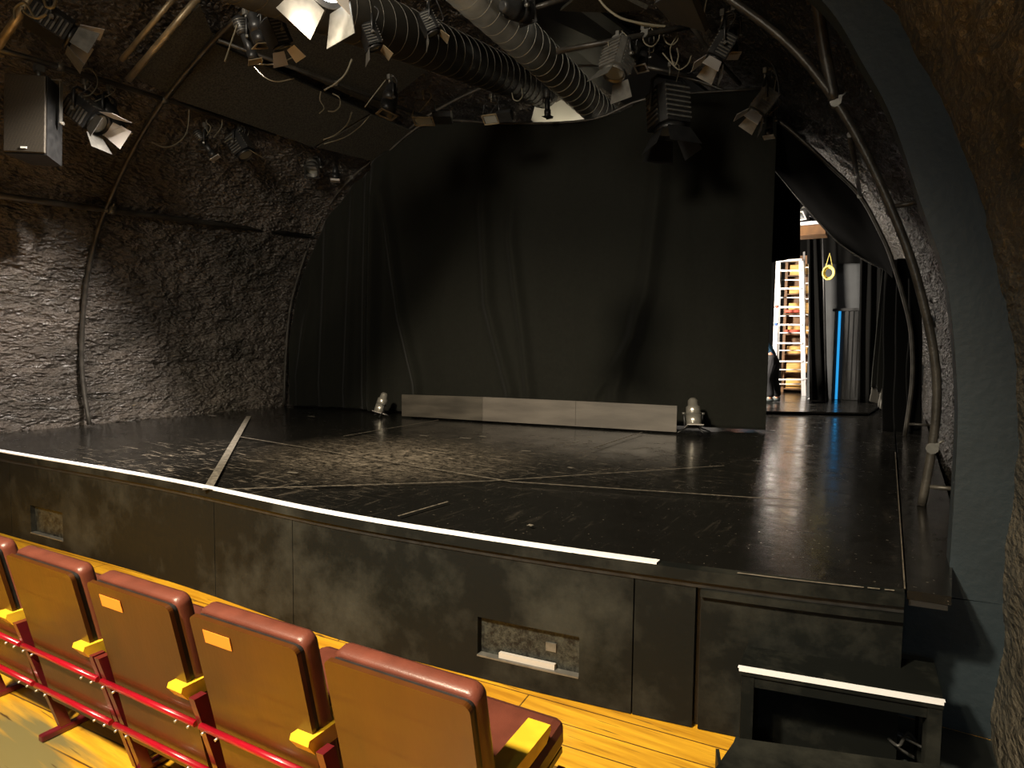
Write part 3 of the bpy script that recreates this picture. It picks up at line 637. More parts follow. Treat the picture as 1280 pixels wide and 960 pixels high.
curtain('stage_curtain', uS-.04, CL, [(466, 205), (492, 184), (520, 162), (552, 152), (640, 156), (740, 151), (775, 140), (812, 124), (880, 116), (957, 112)],
        [([(473, 250), (468, 500)], .11, .07), ([(482, 240), (505, 400), (524, 480)], .07, .06), ([(606, 260), (612, 380), (640, 490)], .065, .07),
         ([(640, 300), (655, 420), (662, 490)], .05, .06), ([(822, 250), (808, 370), (770, 490)], .085, .085), ([(795, 420), (742, 495)], .05, .07),
         ([(700, 300), (705, 470)], -.03, .25), ([(555, 300), (560, 470)], .02, .22), ([(905, 300), (900, 480)], .03, .15)],
        'wide black backdrop curtain hanging behind the long low board', .0, 11, .012, 560, 100)
mb = MB('pipe'); pts = [CA+cdir*u+Vector((0, 0, z-CA.z+.015)) for u, z in [cu(*q) for q in [(470, 205), (520, 162), (552, 152), (640, 156), (740, 151), (812, 124), (957, 112)]]]
mb.tube(smooth_curve(pts, 4), .016, 8); tag(mb.build('curtain_rail'), 'thin black rail along the top of the backdrop', 'rail')
# hanging black border right of the backdrop
def drape_quad(name, P, nf, amp, label, mt='serge', cat='curtain', nu=60, nv=24):
    a, b, c, d = [Vector(p) for p in P]; n = (b-a).cross(d-a).normalized()
    def fn(s, v): return (a.lerp(b, s)).lerp(d.lerp(c, s), v)+n*(amp*sin(s*nf*2*pi+.5*sin(3*v+s*4)))+n*amp*noise.noise(Vector((s*6, v*3, nf)))
    mb = MB(mt); mb.grid(fn, nu, nv); return tag(mb.build(name, solid=.004, recalc=False), label, cat)
drape_quad('masking_border', [gy(940, 332, 8.6), gy(1000, 322, 8.6), gy(1000, 80, 8.6), gy(940, 80, 8.6)], 4, .02, 'black masking cloth hanging just right of the backdrop above the ladder')
# slung canopy between rear hoop and tunnel
edge = [gy(x, y, 8.2) for x, y in [(955, 196), (985, 232), (1015, 268), (1045, 300), (1072, 320), (1100, 334), (1116, 338)]]
top = [onB(x, y)+Vector((-.0, .0, 0)) for x, y in [(975, 150), (1000, 172), (1030, 200), (1060, 232), (1084, 262), (1106, 305), (1116, 332)]]
ec, tc_ = smooth_curve(edge, 6), smooth_curve(top, 6)
mb = MB('serge')
def cf(s, v):
    i = s*(len(ec)-1); k = min(int(i), len(ec)-2); e = ec[k].lerp(ec[k+1], i-k); t = tc_[k].lerp(tc_[k+1], i-k)
    p = e.lerp(t, v); return p+Vector((.0, 0, -.10*sin(pi*v)))*1.0+Vector((0, 0, .02*noise.noise(Vector((s*5, v*4, 2)))))
mb.grid(cf, 70, 20); cv = empty('slung_canopy', ec[0], 'black cloth canopy slung along the right side of the vault', 'cloth'); part(mb, 'cloth', cv)
mb = MB('pipe'); mb.tube(ec, .012, 6); part(mb, 'hem', cv)
# gathered drape and cloth at the right rear
drape_quad('gathered_drape', [gy(1089, 482, 8.9), gy(1112, 500, 8.9), gy(1112, 330, 8.6), gy(1104, 330, 8.6)], 3, .03, 'grey-black drape hanging bunched at the right rear below the canopy', 'drape')
drape_quad('draped_cloth', [gy(1088, 500, 9.0), gy(1104, 512, 8.9), gy(1110, 464, 8.9), gy(1092, 457, 9.0)], 1.5, .03, 'pale grey cloth hanging under the bunched drape', 'dustcloth', 'cloth')
drape_quad('black_drape', [gy(1106, 540, 8.3), gy(1150, 548, 7.9), gy(1150, 320, 7.9), gy(1108, 326, 8.3)], 3, .04, 'black drape along the right wall behind the rear hoop')
# drapes framing the grey back wall
drape_quad('black_drape', [gy(1036, 506, WB-.35), gy(1012, 504, WB-.35), gy(1010, 200, WB-.35), gy(1021, 200, WB-.35)], 2, .03, 'black drape left of the grey rear wall')
drape_quad('black_drape', [gy(1072, 506, WB-.4), gy(1108, 506, WB-.4), gy(1108, 200, WB-.4), gy(1078, 200, WB-.4)], 3, .03, 'black drape right of the blue doorway')
drape_quad('masking_border', [gy(1009, 330, WB-.3), gy(1100, 329, WB-.3), gy(1100, 180, WB-.3), gy(1009, 180, WB-.3)], 5, .02, 'black border cloth above the grey rear wall')
drape_quad('black_drape', [gy(900, 491, 13.8), gy(1020, 491, 13.8), gy(1020, 150, 13.8), gy(900, 150, 13.8)], 4, .03, 'black drape behind the ladder')

# ------------------------------------------------------------------ doorway
def rectY(mb, x0, y0, x1, y1, Y, th, z0=None):
    a, b = gy(x0, y1, Y), gy(x1, y0, Y); z0 = a.z if z0 is None else z0; mb.box(((a.x+b.x)/2, Y, (z0+b.z)/2), (b.x-a.x, th, b.z-z0)); return mb
door = empty('door_1', gz(1060, 500, HS+RH), None, None); door['kind'] = 'structure'
ZF = HS+.03
mb = MB('black'); rectY(mb, 1041, 386, 1044, 500, WB-.02, .08, ZF); rectY(mb, 1076, 386, 1079, 500, WB-.02, .08, ZF); rectY(mb, 1041, 385, 1079, 389, WB-.02, .08); part(mb, 'door_frame', door)
M['bluelight'] = mat('blue_lit_gap', (.02, .3, .6), .5, emit=(.02, .30, .68), es=1.1)
mb = MB('bluelight'); rectY(mb, 1043.5, 389, 1051.5, 500, WB-.0, .02, ZF); o = part(mb, 'lit_gap', door); o['label'] = 'blue light from the next room through the open gap'
mb = MB('black'); rectY(mb, 1051.5, 389, 1077, 500, WB-.01, .04, ZF)
for x in (1056, 1062, 1068): rectY(mb, x, 389, x+1.5, 500, WB-.04, .02, ZF)
part(mb, 'door_leaf', door)
mb = MB('backgrey'); xl = gy(1012, 400, WB+.06).x; mb.box(((xl+.9)/2, WB+.09, 2.4), (.9-xl, .14, 5.2)); tag(mb.build('wall_partition'), kind='structure')
# coil of yellow rope and the pole it hangs from
p = gy(1036, 341, WB-.6); root = empty('rope_coil', p, 'yellow rope coil hanging in front of the grey rear wall', 'rope')
for k in range(3):
    mb = MB('yrope'); r0 = .10-.012*k; mb.tube([p+Vector((cos(a)*r0*.85, .02*k-.02, sin(a)*r0*1.1)) for a in [2*pi*i/28 for i in range(28)]], .014, 8, closed=True); part(mb, 'coil', root)
mb = MB('yrope'); q = p+Vector((0, 0, .32)); mb.tube([p+Vector((-.05, 0, .09)), q, p+Vector((.05, 0, .09))], .008, 6); part(mb, 'loop', root)
mb = MB('blackm'); a = gy(1027, 300, WB-.5); b = gy(1033, 505, WB-.5); mb.tube([gy(1026, 190, WB-.5), Vector((b.x, WB-.5, HS+RH))], .018, 8); tag(mb.build('cable_drop'), 'thin black vertical line hanging beside the yellow rope coil', 'cable')

# ------------------------------------------------------------------ ladder
YL = gz(985, 494, HS+RH).y
lad = empty('step_ladder', gz(985, 494, HS+RH), 'tall aluminium step ladder standing open behind the backdrop edge', 'ladder')
def lp(x, y, dy=0): return gy(x, y, YL+dy)
def bar(mb, a, b, w_, d_):
    a, b = Vector(a), Vector(b); t = (b-a); R = t.to_track_quat('Z', 'Y').to_matrix(); mb.box((a+b)/2, (w_, d_, t.length), R)
tl, tr = lp(973, 326), lp(1001.5, 326); bl, br_ = lp(966.5, 495), lp(1004.8, 494); bl.z = br_.z = HS+RH+.002
mb = MB('alu'); bar(mb, bl, tl, .03, .075); part(mb, 'rail', lad)
mb = MB('alu'); bar(mb, br_, tr, .03, .075); part(mb, 'rail', lad)
ys = [338.5, 361, 384, 406, 429, 451.6, 474.3]
def onrail(a, b, y):   # point of the rail at the image height y
    lo, hi = 0, 1
    for _ in range(30):
        m_ = (lo+hi)/2; p = a.lerp(b, m_); v = p-CAM; yy = 480-F*v.dot(upv)/v.dot(fw)
        if yy > y: lo = m_
        else: hi = m_
    return a.lerp(b, lo)
for y in ys:
    mb = MB('alu'); a, b = onrail(bl, tl, y), onrail(br_, tr, y); bar(mb, a, b, .075, .03); part(mb, 'tread', lad)
mb = MB('alu'); mb.box((tl+tr)/2+Vector((0, 0, .0)), ((tr-tl).length+.04, .16, .035)); part(mb, 'top_cap', lad)
tl2, tr2 = lp(976, 326, .05), lp(1000, 326, .05); bl2, br2 = lp(972, 486, .75), lp(1003, 486, .75); bl2.z = br2.z = HS+RH+.002
for a, b in ((bl2, tl2), (br2, tr2)): mb = MB('alu'); bar(mb, a, b, .025, .04); part(mb, 'rear_rail', lad)
for y in (350, 372, 395, 416, 438, 462, 480):
    mb = MB('alu'); a, b = onrail(bl2, tl2, y), onrail(br2, tr2, y); bar(mb, a, b, .03, .02); part(mb, 'rear_bar', lad)
for y, m_ in ((383, 'redplastic'), (405, 'blueplastic')):
    a = onrail(bl, tl, y); mb = MB(m_); mb.box(a+Vector((.0, -.02, 0)), (.05, .09, .05)); part(mb, 'bracket', lad)
p = gy(1006, 494, YL+.35); mb = MB('alu'); a = Vector((p.x, p.y, HS+RH+.002)); b = gy(1005, 315, YL+.7)
ld2 = empty('leaning_ladder', a, 'narrow aluminium ladder section leaning right of the step ladder', 'ladder')
for dx in (0, .09): mb = MB('alu'); bar(mb, a+Vector((dx, 0, 0)), b+Vector((dx, 0, 0)), .022, .05); part(mb, 'rail', ld2)
for k in range(1, 9): mb = MB('alu'); q = a.lerp(b, k/9); bar(mb, q, q+Vector((.09, 0, 0)), .02, .02); part(mb, 'rung', ld2)

# wooden rack with timber behind the ladder
YR = YL+.92; x0, x1 = gy(980, 490, YR).x-.02, gy(1014, 490, YR).x
rack = empty('timber_rack', ((x0+x1)/2, YR, HS+RH), 'brown timber rack stacked with wood behind the ladder', 'rack')
ztp = gy(1000, 318, YR).z
for x in (x0, x1): mb = MB('brown'); mb.box((x, YR, (HS+RH+.001+ztp)/2), (.05, .28, ztp-HS-RH-.001)); part(mb, 'upright', rack)
mb = MB('brown'); mb.box(((x0+x1)/2, YR+.12, (HS+RH+ztp)/2), (x1-x0, .02, ztp-HS-.05)); part(mb, 'back_board', rack)
shelf_y = [345, 368, 393, 418, 443, 466, 486]
for i, y in enumerate(shelf_y):
    z = gy(1000, y, YR).z; mb = MB('brown'); mb.box(((x0+x1)/2, YR, z), (x1-x0-.05, .26, .025)); part(mb, 'shelf', rack)
    h = random.Random(i).uniform(.13, .21)
    c = gy(990, y, YR); w_ = (x1-x0)*.72
    mb = MB('wood'); mb.box((x0+.06+w_/2, YR-.01, z+.013+h/2), (w_, .22, h), None, .006)
    tag(mb.build('timber_stack'), ['cut pine stack on the top rack shelf', 'cut pine stack on the second rack shelf from the top', 'cut pine stack on the third rack shelf from the top', 'cut pine stack on the middle rack shelf', 'cut pine stack on the third rack shelf from the floor', 'cut pine stack on the second rack shelf from the floor', 'cut pine stack on the lowest rack shelf'][i], 'timber', 'pine stacks on the timber rack')
for y in (389, 414):
    a = gy(981, y, YR-.2); b = gy(1000, y, YR-.2); mb = MB('redplastic'); mb.box((a+b)/2, ((b-a).length, .05, .06), None, .01)
    mb.bm.verts.ensure_lookup_table(); tag(mb.build('red_toolbar'), ('upper' if y < 400 else 'lower')+' red bar seen through the ladder treads', 'bar', 'red bars in front of the timber rack')

# high shelf with lamp
YS = 10.2; a, b = gy(990, 279, YS), gy(1032, 279, YS)
print('YL', YL, 'WB', WB)
sh = empty('high_shelf', (a+b)/2, 'high wooden shelf with a white front edge above the back passage', 'shelf')
mb = MB('brown'); mb.box((a+b)/2+Vector((0, .2, -.10)), ((b-a).length, .4, .14)); part(mb, 'shelf_beam', sh)
mb = MB('white'); mb.box((a+b)/2+Vector((0, .19, .0)), ((b-a).length, .42, .045)); part(mb, 'shelf_top', sh)
for x in (.0, 1.0):
    q = a.lerp(b, x)+Vector((.02-.04*x, .3, 0)); mb = MB('blackm'); mb.tube([q, Vector((q.x, q.y, q.z+1.1))], .015, 8); part(mb, 'hanger', sh)

# ------------------------------------------------------------------ lamps
def aimrot(d): return Vector(d).normalized().to_track_quat('Y', 'Z').to_matrix()      # local +Y = beam
def fixture(kind, piv, aim, s, label, hang=.2, frame='gelframe', name='stage_light', group='theatre lamps', doors=(1, 1, 1, 1), glow=False, floor=False, cable=True, body='blackm'):
    piv = Vector(piv); R = aimrot(aim); root = empty(name, piv, label, 'stage lamp', group); T = lambda v: piv+R@(Vector(v)*s)
    X = R@Vector((1, 0, 0))
    lensm = 'lampglow' if glow else 'lens'
    if kind == 'fresnel':
        mb = MB([body, 'greym'])
        prof = [(-.12, -.095), (-.12, .06), (-.09, .115), (.09, .115), (.12, .06), (.12, -.095)]
        A = [mb.bm.verts.new(T((x, -.14, z))) for x, z in prof]; B = [mb.bm.verts.new(T((x, .13, z))) for x, z in prof]; n = len(prof)
        for k in range(n): mb._f([A[k], A[(k+1) % n], B[(k+1) % n], B[k]])
        mb._f(A); mb._f(B[::-1]); part(mb, 'housing', root)
        mb = MB('greym')
        for k in range(7): y = -.11+.035*k; mb.box(T((0, y, .118)), (.19*s, .012*s, .014*s), R); mb.box(T((-.124, y, -.02)), (.012*s, .012*s, .13*s), R); mb.box(T((.124, y, -.02)), (.012*s, .012*s, .13*s), R)
        part(mb, 'cooling_fins', root)
        mb = MB(lensm); mb.cyl(T((0, .12, 0)), T((0, .145, 0)), .085*s, n=24); part(mb, 'lens', root)
        mb = MB(body); mb.shell(T((0, .131, 0)), T((0, .165, 0)), .108*s, .108*s, .006*s); mb2 = mb; part(mb2, 'colour_frame', root)
        fr = .165
        for k, (on, (cx, cz, wx)) in enumerate(zip(doors, ((0, .11, .10), (0, -.11, .10), (-.11, 0, .085), (.11, 0, .085)))):
            if not on: continue
            mb = MB(frame if k in (0, 2) or frame == 'black' else 'greym'); fl_ = .17
            if k < 2: sg = 1 if k == 0 else -1; q = [(-.09, fr, sg*.105), (.09, fr, sg*.105), (.125, fr+fl_*.85, sg*.175), (-.125, fr+fl_*.85, sg*.175)]
            else: sg = -1 if k == 2 else 1; q = [(sg*.105, fr, -.075), (sg*.105, fr, .075), (sg*.18, fr+fl_*.8, .10), (sg*.18, fr+fl_*.8, -.10)]
            mb.slab([T(v) for v in q], .003); part(mb, 'barn_door', root)
        wy = .15
    elif kind == 'par':
        mb = MB(body); mb.tube([T((0, -.20, 0)), T((0, -.17, 0)), T((0, -.10, 0)), T((0, -.085, 0)), T((0, .02, 0))], [.035*s, .06*s, .065*s, .088*s, .092*s], 24); mb.shell(T((0, .02, 0)), T((0, .16, 0)), .092*s, .092*s, .004*s); part(mb, 'can', root)
        mb = MB(lensm); mb.cyl(T((0, .03, 0)), T((0, .045, 0)), .084*s, n=24); part(mb, 'lens', root)
        mb = MB(frame)
        for q, sz in (((0, .166, .088), (.20, .01, .024)), ((0, .166, -.088), (.20, .01, .024)), ((.088, .166, 0), (.024, .01, .15)), ((-.088, .166, 0), (.024, .01, .15))): mb.box(T(q), tuple(v*s for v in sz), R)
        part(mb, 'gel_frame', root)
        wy = .115
    elif kind == 'profile':
        mb = MB(body); mb.tube([T((0, -.27, 0)), T((0, -.24, 0)), T((0, -.08, 0)), T((0, -.06, 0))], [.05*s, .078*s, .078*s, .055*s], 20); mb.cyl(T((0, -.06, 0)), T((0, .20, 0)), .05*s); mb.cyl(T((0, .14, 0)), T((0, .24, 0)), .064*s); part(mb, 'barrel', root)
        mb = MB('greym')
        for k in range(5): mb.cyl(T((0, -.225+.03*k, 0)), T((0, -.217+.03*k, 0)), .082*s)
        part(mb, 'cooling_fins', root)
        mb = MB(lensm); mb.cyl(T((0, .24, 0)), T((0, .246, 0)), .052*s); part(mb, 'lens', root)
        mb = MB(frame); mb.box(T((0, .258, 0)), (.17*s, .008*s, .17*s), R, .002*s); mb.box(T((0, .275, .078)), (.15*s, .03*s, .006*s), R); part(mb, 'gel_frame', root)
        wy = .09
    else:   # flood
        mb = MB(body); mb.slab([T(v) for v in ((-.15, -.10, .0), (-.15, -.02, .11), (-.15, .07, .11), (-.15, .07, -.11), (-.15, -.02, -.11))], .30*s); part(mb, 'housing', root)
        mb = MB(lensm); mb.box(T((0, .073, 0)), (.26*s, .006*s, .18*s), R); part(mb, 'lens', root)
        mb = MB(frame)
        for q, sz in (((0, .08, .11), (.32, .02, .02)), ((0, .08, -.11), (.32, .02, .02)), ((.155, .08, 0), (.02, .02, .22)), ((-.155, .08, 0), (.02, .02, .22))): mb.box(T(q), tuple(v*s for v in sz), R)
        part(mb, 'gel_frame', root)
        wy = .18
    # yoke and clamp: sides at the pivot, bridge above (or below for a floor lamp)
    up_ = Vector((0, 0, -1 if floor else 1)); Xh = Vector((X.x, X.y, 0)); Xh = Xh.normalized() if Xh.length > .05 else Vector((1, 0, 0)); wy *= s
    e1, e2 = piv-X*wy, piv+X*wy; t = up_*hang*.72; mb = MB('blackm')
    c1, c2 = piv-Xh*wy*.9+t, piv+Xh*wy*.9+t
    yk = [e1, e1.lerp(c1, .85), c1+Xh*wy*.25, c2-Xh*wy*.25, e2.lerp(c2, .85), e2]
    mb.tube(yk, .010*s+.003, 6); part(mb, 'yoke', root)
    mb = MB('greym'); mb.cyl(e1-X*.02, e1+X*.01, .016*s, n=10); part(mb, 'knob', root); mb = MB('greym'); mb.cyl(e2-X*.01, e2+X*.02, .016*s, n=10); part(mb, 'knob', root)
    topp = piv+up_*hang
    if floor:
        mb = MB('blackm')
        for sx in (-1, 1): mb.tube([piv+Xh*sx*wy*.5+t, piv+Xh*sx*wy*1.7+Vector((0, .07, 0))-Vector((0, 0, hang)), ], .007, 6); mb.tube([piv+Xh*sx*wy*.5+t, piv+Xh*sx*wy*1.4-Vector((0, .09, hang))], .007, 6)
        part(mb, 'floor_stand', root)
    else:
        mb = MB('greym'); mb.tube([piv+t, topp], .010, 8); mb.box(topp, (.035, .045, .05), None, .006); mb.cyl(topp+Vector((.02, 0, .0)), topp+Vector((.055, 0, 0)), .007, n=6); part(mb, 'hook_clamp', root)
        if cable:
            b_ = T((0, -.18, 0)); rr = random.Random(int(abs(piv.x*1000+piv.z*77)))
            sag = Vector((rr.uniform(-.12, .12), rr.uniform(-.1, .1), -.1)); mb = MB('cable' if rr.random() < .5 else 'blackcable')
            mb.tube(smooth_curve([b_, b_+sag*.6+Vector((0, 0, .03)), (b_+topp)/2+sag, topp+Vector((.09, 0, -.05)), topp+Vector((.03, 0, .02))], 6), .0045, 6); part(mb, 'power_cable', root)
    return root
def rail2(px): # depth on the lighting rail at this direction
    return gpl(px, 150, A2, B2)
def onrail2(px, py):
    # point hanging under the lighting rail (vertical plane through the rail)
    return gpl(px, py, A2, B2)
D = Vector
fixture('fresnel', onrail2(108, 143), (.75, .35, -.62), .95, 'lamp with pale barn doors next to the loudspeaker', .27, doors=(1, 1, 1, 1))
fixture('par', onrail2(137, 146), (.35, .25, -1), .95, 'can lamp pointing down with a bright pinkish gel frame, right of the barn door lamp', .25)
fixture('profile', onrail2(257, 181), (.45, .4, -.85), .62, 'small slanted spot with a pale square front on the lighting rail', .2)
fixture('fresnel', onrail2(300, 182), (.5, .2, -.85), .85, 'dark lamp with one tan barn door right of the small slanted spot', .2, doors=(1, 0, 0, 0), frame='pipe_bare')
fixture('par', onrail2(390, 208), (.5, -.5, -.6), .9, 'grey can lamp under the far end of the lighting rail, left of the narrow spot', .17, frame='blackm', body='greym')
fixture('profile', onrail2(419, 208), (.1, -.1, -1), .75, 'narrow spot with bright side hanging at the far end of the lighting rail', .17)
fixture('fresnel', gcyl(62, 30, 3.55), (.3, .9, -.45), .95, 'black lamp with white barn door in the top left corner', .2)
fixture('fresnel', at(345, 42, 4.4), (.1, .4, -.8), .62, 'dark boxy lamp under the large duct, left of the bright lamp', .2, doors=(1, 0, 1, 0))
fixture('par', at(322, 38, 4.5), (.1, .3, -.9), .62, 'dark can lamp hanging just below the large duct', .2, frame='pipe_bare')
fixture('profile', at(308, 50, 4.6), (.2, .3, -.9), .6, 'dim narrow spot at the left of the boxy lamp', .2, frame='pipe_bare')
bl_ = fixture('fresnel', at(420, -44, 2.75), (-.08, -.40, -.85), .9, 'switched on lamp with glowing bluish front and lit barn doors at the top', .2, glow=True, doors=(1, 1, 1, 1))
fixture('fresnel', at(462, 46, 4.6), (.2, .3, -.8), .55, 'small lamp with tan barn doors below the large duct', .2, doors=(1, 1, 0, 0), frame='pipe_bare')
fixture('fresnel', at(535, 30, 5.0), (.3, .3, -.8), .55, 'small lamp with tan barn doors at the top middle', .2, doors=(1, 1, 0, 0), frame='pipe_bare')
fixture('par', at(487, 126, 6.0), (-.1, -.2, -1), .85, 'dim olive can lamp before the backdrop corner', .22, frame='pipe_bare')
fixture('flood', at(530, 146, 6.0), (.1, -.2, -1), .6, 'flat flood lamp at the upper left edge of the backdrop', .22, frame='pipe_bare')
fixture('flood', at(614, 146, 6.4), (.1, -.5, -.8), .5, 'tiny flood lamp at the top edge of the backdrop', .2, frame='pipe_bare')
fixture('fresnel', at(772, 74, 5.2), (-.1, -.3, -.9), .92, 'large ribbed grey lamp with open barn doors on the cross bar', .20, body='greym', frame='greym', doors=(1, 1, 0, 0))
fixture('par', at(803, 74, 5.4), (.0, -.25, -.95), .55, 'small can lamp with two pale flaps beside the large ribbed lamp', .26, doors=(1, 1, 0, 0))
fixture('fresnel', at(902, 62, 4.6), (-.45, -.2, -.85), .66, 'dark lamp with pale barn door among the cables at the upper right', .26)
fixture('profile', at(916, 44, 4.7), (.05, -.1, -1), .62, 'upright spot with a pale gel frame behind the upper right lamp', .2)
fixture('fresnel', at(955, 130, 5.4), (-.55, -.2, -.8), .72, 'ribbed lamp with bluish side on the right, beside the backdrop edge', .28, body='greym')
fixture('profile', at(962, 152, 5.6), (.0, -.1, -1), .55, 'short spot with a white square end beside the backdrop edge', .2)
fixture('fresnel', at(836, 138, 5.9), (.12, -.1, -1), 1.35, 'big black silhouetted lamp hanging before the upper backdrop', .42, frame='black', body='black', name='stage_light', doors=(1, 1, 1, 1))
fixture('par', at(645, 12, 4.4), (.1, .8, .2), .8, 'black can lamp at the near end of the lit duct', .15, frame='black')
fixture('profile', at(684, 128, 7.2), (0, .1, -1), .6, 'black narrow spot silhouetted against the added white board', .2, frame='black', body='black', cable=False)
# floor lamps
p = gz(477, 519, HS); fixture('par', p+Vector((0, 0, .15)), (-.15, -.25, -.9), .72, 'small chrome can lamp on the stage floor left of the long board', .15, floor=True, body='steel')
p = gz(866, 540, HS); fixture('par', p+Vector((0, 0, .20)), (.15, -.3, -.9), .85, 'chrome can lamp on a floor stand right of the long board', .20, floor=True, body='steel')
# lamps on high shelf
p = gy(1006, 264, YS+.15); fixture('par', p, (-.3, -.5, -.5), .75, 'pale lamp stored on the high shelf in the back passage', .11, floor=True, body='greym')

# ------------------------------------------------------------------ loudspeaker
def speaker():
    Yd = gpl(40, 140, A2, B2)
    dep = (Yd-CAM).dot(fw)*.985
    fl_, fr_, bl3, br3 = at(3, 93, dep), at(54, 94, dep), at(13, 191, dep), at(61, 194, dep)
    Wv = ((fr_-fl_)+(br3-bl3))/2; Hv = ((fl_-bl3)+(fr_-br3))/2; Wv.z *= .3
    n = Wv.cross(Hv).normalized()      # towards the viewer
    X = Wv.normalized(); Z = Hv.normalized(); Z = (Z-X*Z.dot(X)).normalized(); n = X.cross(Z)
    c = (fl_+fr_+bl3+br3)/4; Wd, H, Dp = Wv.length, Hv.length, .27
    R0 = Matrix((X, n*-1, Z)).transposed()   # local x, y into the box, z up
    # turn slightly so that its right flank shows
    R = Matrix.Rotation(radians(6), 3, 'Z') @ R0
    if R.determinant() < 0: pass
    root = empty('loudspeaker', c, 'black loudspeaker with a metal grille hanging on the upper left wall', 'loudspeaker')
    T = lambda v: c+R@Vector(v)
    mb = MB('blackm'); mb.slab([T((-Wd/2, .0, -H/2)), T((Wd/2, .0, -H/2)), T((Wd/2*.72, Dp, -H/2)), T((-Wd/2*.72, Dp, -H/2))], -H if False else H)
    part(mb, 'cabinet', root)
    mb = MB('grille'); mb.box(T((0, -.012, 0)), (Wd*.97, .022, H*.97), R, .006); part(mb, 'grille', root)
    mb = MB('badge'); mb.box(T((.03*0, -.026, -H*.43)), (.045, .004, .014), R); part(mb, 'badge', root)
    mb = MB('greym'); e = Wd/2+.015
    mb.box(T((0, .15, H/2+.03)), (Wd+.06, .045, .008), R); mb.slab([T((e, .13, H/2+.03)), T((e, .17, H/2+.03)), T((e, .17, 0)), T((e, .13, 0))], .004); mb.slab([T((-e, .13, H/2+.03)), T((-e, .17, H/2+.03)), T((-e, .17, 0)), T((-e, .13, 0))], .004); part(mb, 'bracket', root)
    mb = MB('steel'); mb.cyl(T((e-.01, .15, .0)), T((e+.02, .15, .0)), .014, n=10); part(mb, 'bracket_knob', root)
    mb = MB('greym'); mb.tube([T((0, .15, H/2+.03)), T((0, .15, H/2+.03))+Vector((0, 0, .09))], .016, 8); mb.box(T((0, .15, H/2+.03))+Vector((0, 0, .09)), (.06, .06, .05)); part(mb, 'hook_clamp', root)
    return root
speaker()

# ------------------------------------------------------------------ cables
def loop(pts, dep, r, label, mt='cable', f=None):
    P = [at(x, y, dep) if f is None else f(x, y) for x, y in pts]; mb = MB(mt); mb.tube(smooth_curve(P, 8), r, 6)
    return tag(mb.build('cable'), label, 'cable', 'cables hanging from the lighting pipes')
r2 = lambda x, y: onrail2(x, y)
loop([(98, 88), (112, 86), (121, 96), (121, 108), (112, 119), (98, 121)], 0, .006, 'pale cable loop above the barn door lamp beside the loudspeaker', f=r2)
loop([(236, 128), (236, 150), (232, 168), (220, 180), (205, 184), (190, 178)], 0, .005, 'long thin cable loop right of the front hoop', f=r2)
loop([(268, 138), (276, 146), (277, 158), (267, 172)], 0, .006, 'pale cable arc above the small slanted spot', f=r2)
loop([(258, 150), (259, 164), (263, 168)], 0, .005, 'short cable left of the pale arc', f=r2)
loop([(307, 157), (300, 168), (285, 175), (281, 178)], 0, .006, 'pale cable hanging to the dark lamp with the tan flap', f=r2)
loop([(310, 155), (311, 165), (305, 181)], 0, .004, 'thin cable beside the dark lamp with the tan flap', f=r2)
loop([(297, 30), (290, 50), (281, 77)], 4.2, .006, 'straight pale cable under the top left lamps')
loop([(318, 84), (330, 96), (346, 102), (368, 98)], 5.0, .005, 'slack cable over the first ceiling panel')
loop([(317, 80), (345, 80), (370, 70)], 4.9, .005, 'thin cable across the ceiling panel')
loop([(440, 74), (432, 92), (420, 104), (405, 113)], 5.4, .009, 'thick olive cable sagging from the large duct')
loop([(416, 117), (424, 122), (425, 132), (418, 139), (410, 139)], 5.6, .006, 'small yellowish cable ring on the high rail')
loop([(401, 114), (400, 125), (405, 135), (399, 142)], 5.6, .005, 'short twisted cable with a plug below the high rail')
loop([(440, 140), (434, 155), (420, 168), (404, 175)], 5.8, .006, 'olive cable drooping towards the far end of the rail')
loop([(461, 146), (448, 160), (430, 172), (405, 180)], 6.0, .005, 'second thinner cable drooping beside the olive one')
loop([(456, 134), (468, 118), (482, 100)], 6.0, .005, 'cable rising to the dim olive lamp')
loop([(18, 24), (19, 10), (32, 4), (44, 22), (58, 18)], 3.0, .006, 'pale cable looping over the corner pipe')
loop([(26, 8), (34, 18), (46, 23), (56, 20)], 3.05, .005, 'second pale cable loop at the corner pipe')
loop([(54, -4), (58, 8), (66, 9), (70, 0)], 3.0, .007, 'short thick pale cable at the top left edge')
loop([(745, -6), (758, 10), (775, 22), (795, 28), (820, 32), (832, 33)], 4.9, .010, 'thick pale cable swinging down to the cross bar')
loop([(787, 26), (805, 32), (826, 34)], 4.95, .006, 'thin cable running beside the thick pale cable')
loop([(803, 44), (806, 54), (815, 58), (823, 50), (825, 36)], 5.2, .006, 'cable ring hanging from the cross bar')
loop([(829, 38), (832, 52), (840, 56), (847, 50), (847, 42)], 5.3, .006, 'cable ring left in the tangle')
loop([(846, 45), (838, 60), (840, 75), (844, 82), (848, 70), (846, 60)], 5.3, .006, 'upright cable twist in the tangle')
loop([(828, 66), (842, 82), (850, 87), (860, 80), (864, 70)], 5.3, .006, 'lowest cable arc of the tangle')
loop([(760, 52), (762, 60), (772, 64), (778, 60)], 5.15, .005, 'short cable above the large ribbed lamp')
loop([(785, 48), (788, 55), (784, 70)], 5.15, .005, 'short cable right of the large ribbed lamp')
loop([(884, -4), (881, 12), (878, 28)], 4.7, .006, 'thin cable hanging at the top right')
loop([(952, 70), (965, 80), (972, 100), (974, 118)], 5.2, .006, 'cable hanging above the bluish ribbed lamp', 'blackcable')
loop([(640, 116), (642, 124), (648, 126), (653, 120), (652, 110)], 6.3, .006, 'yellowish cable ring under the lit duct')

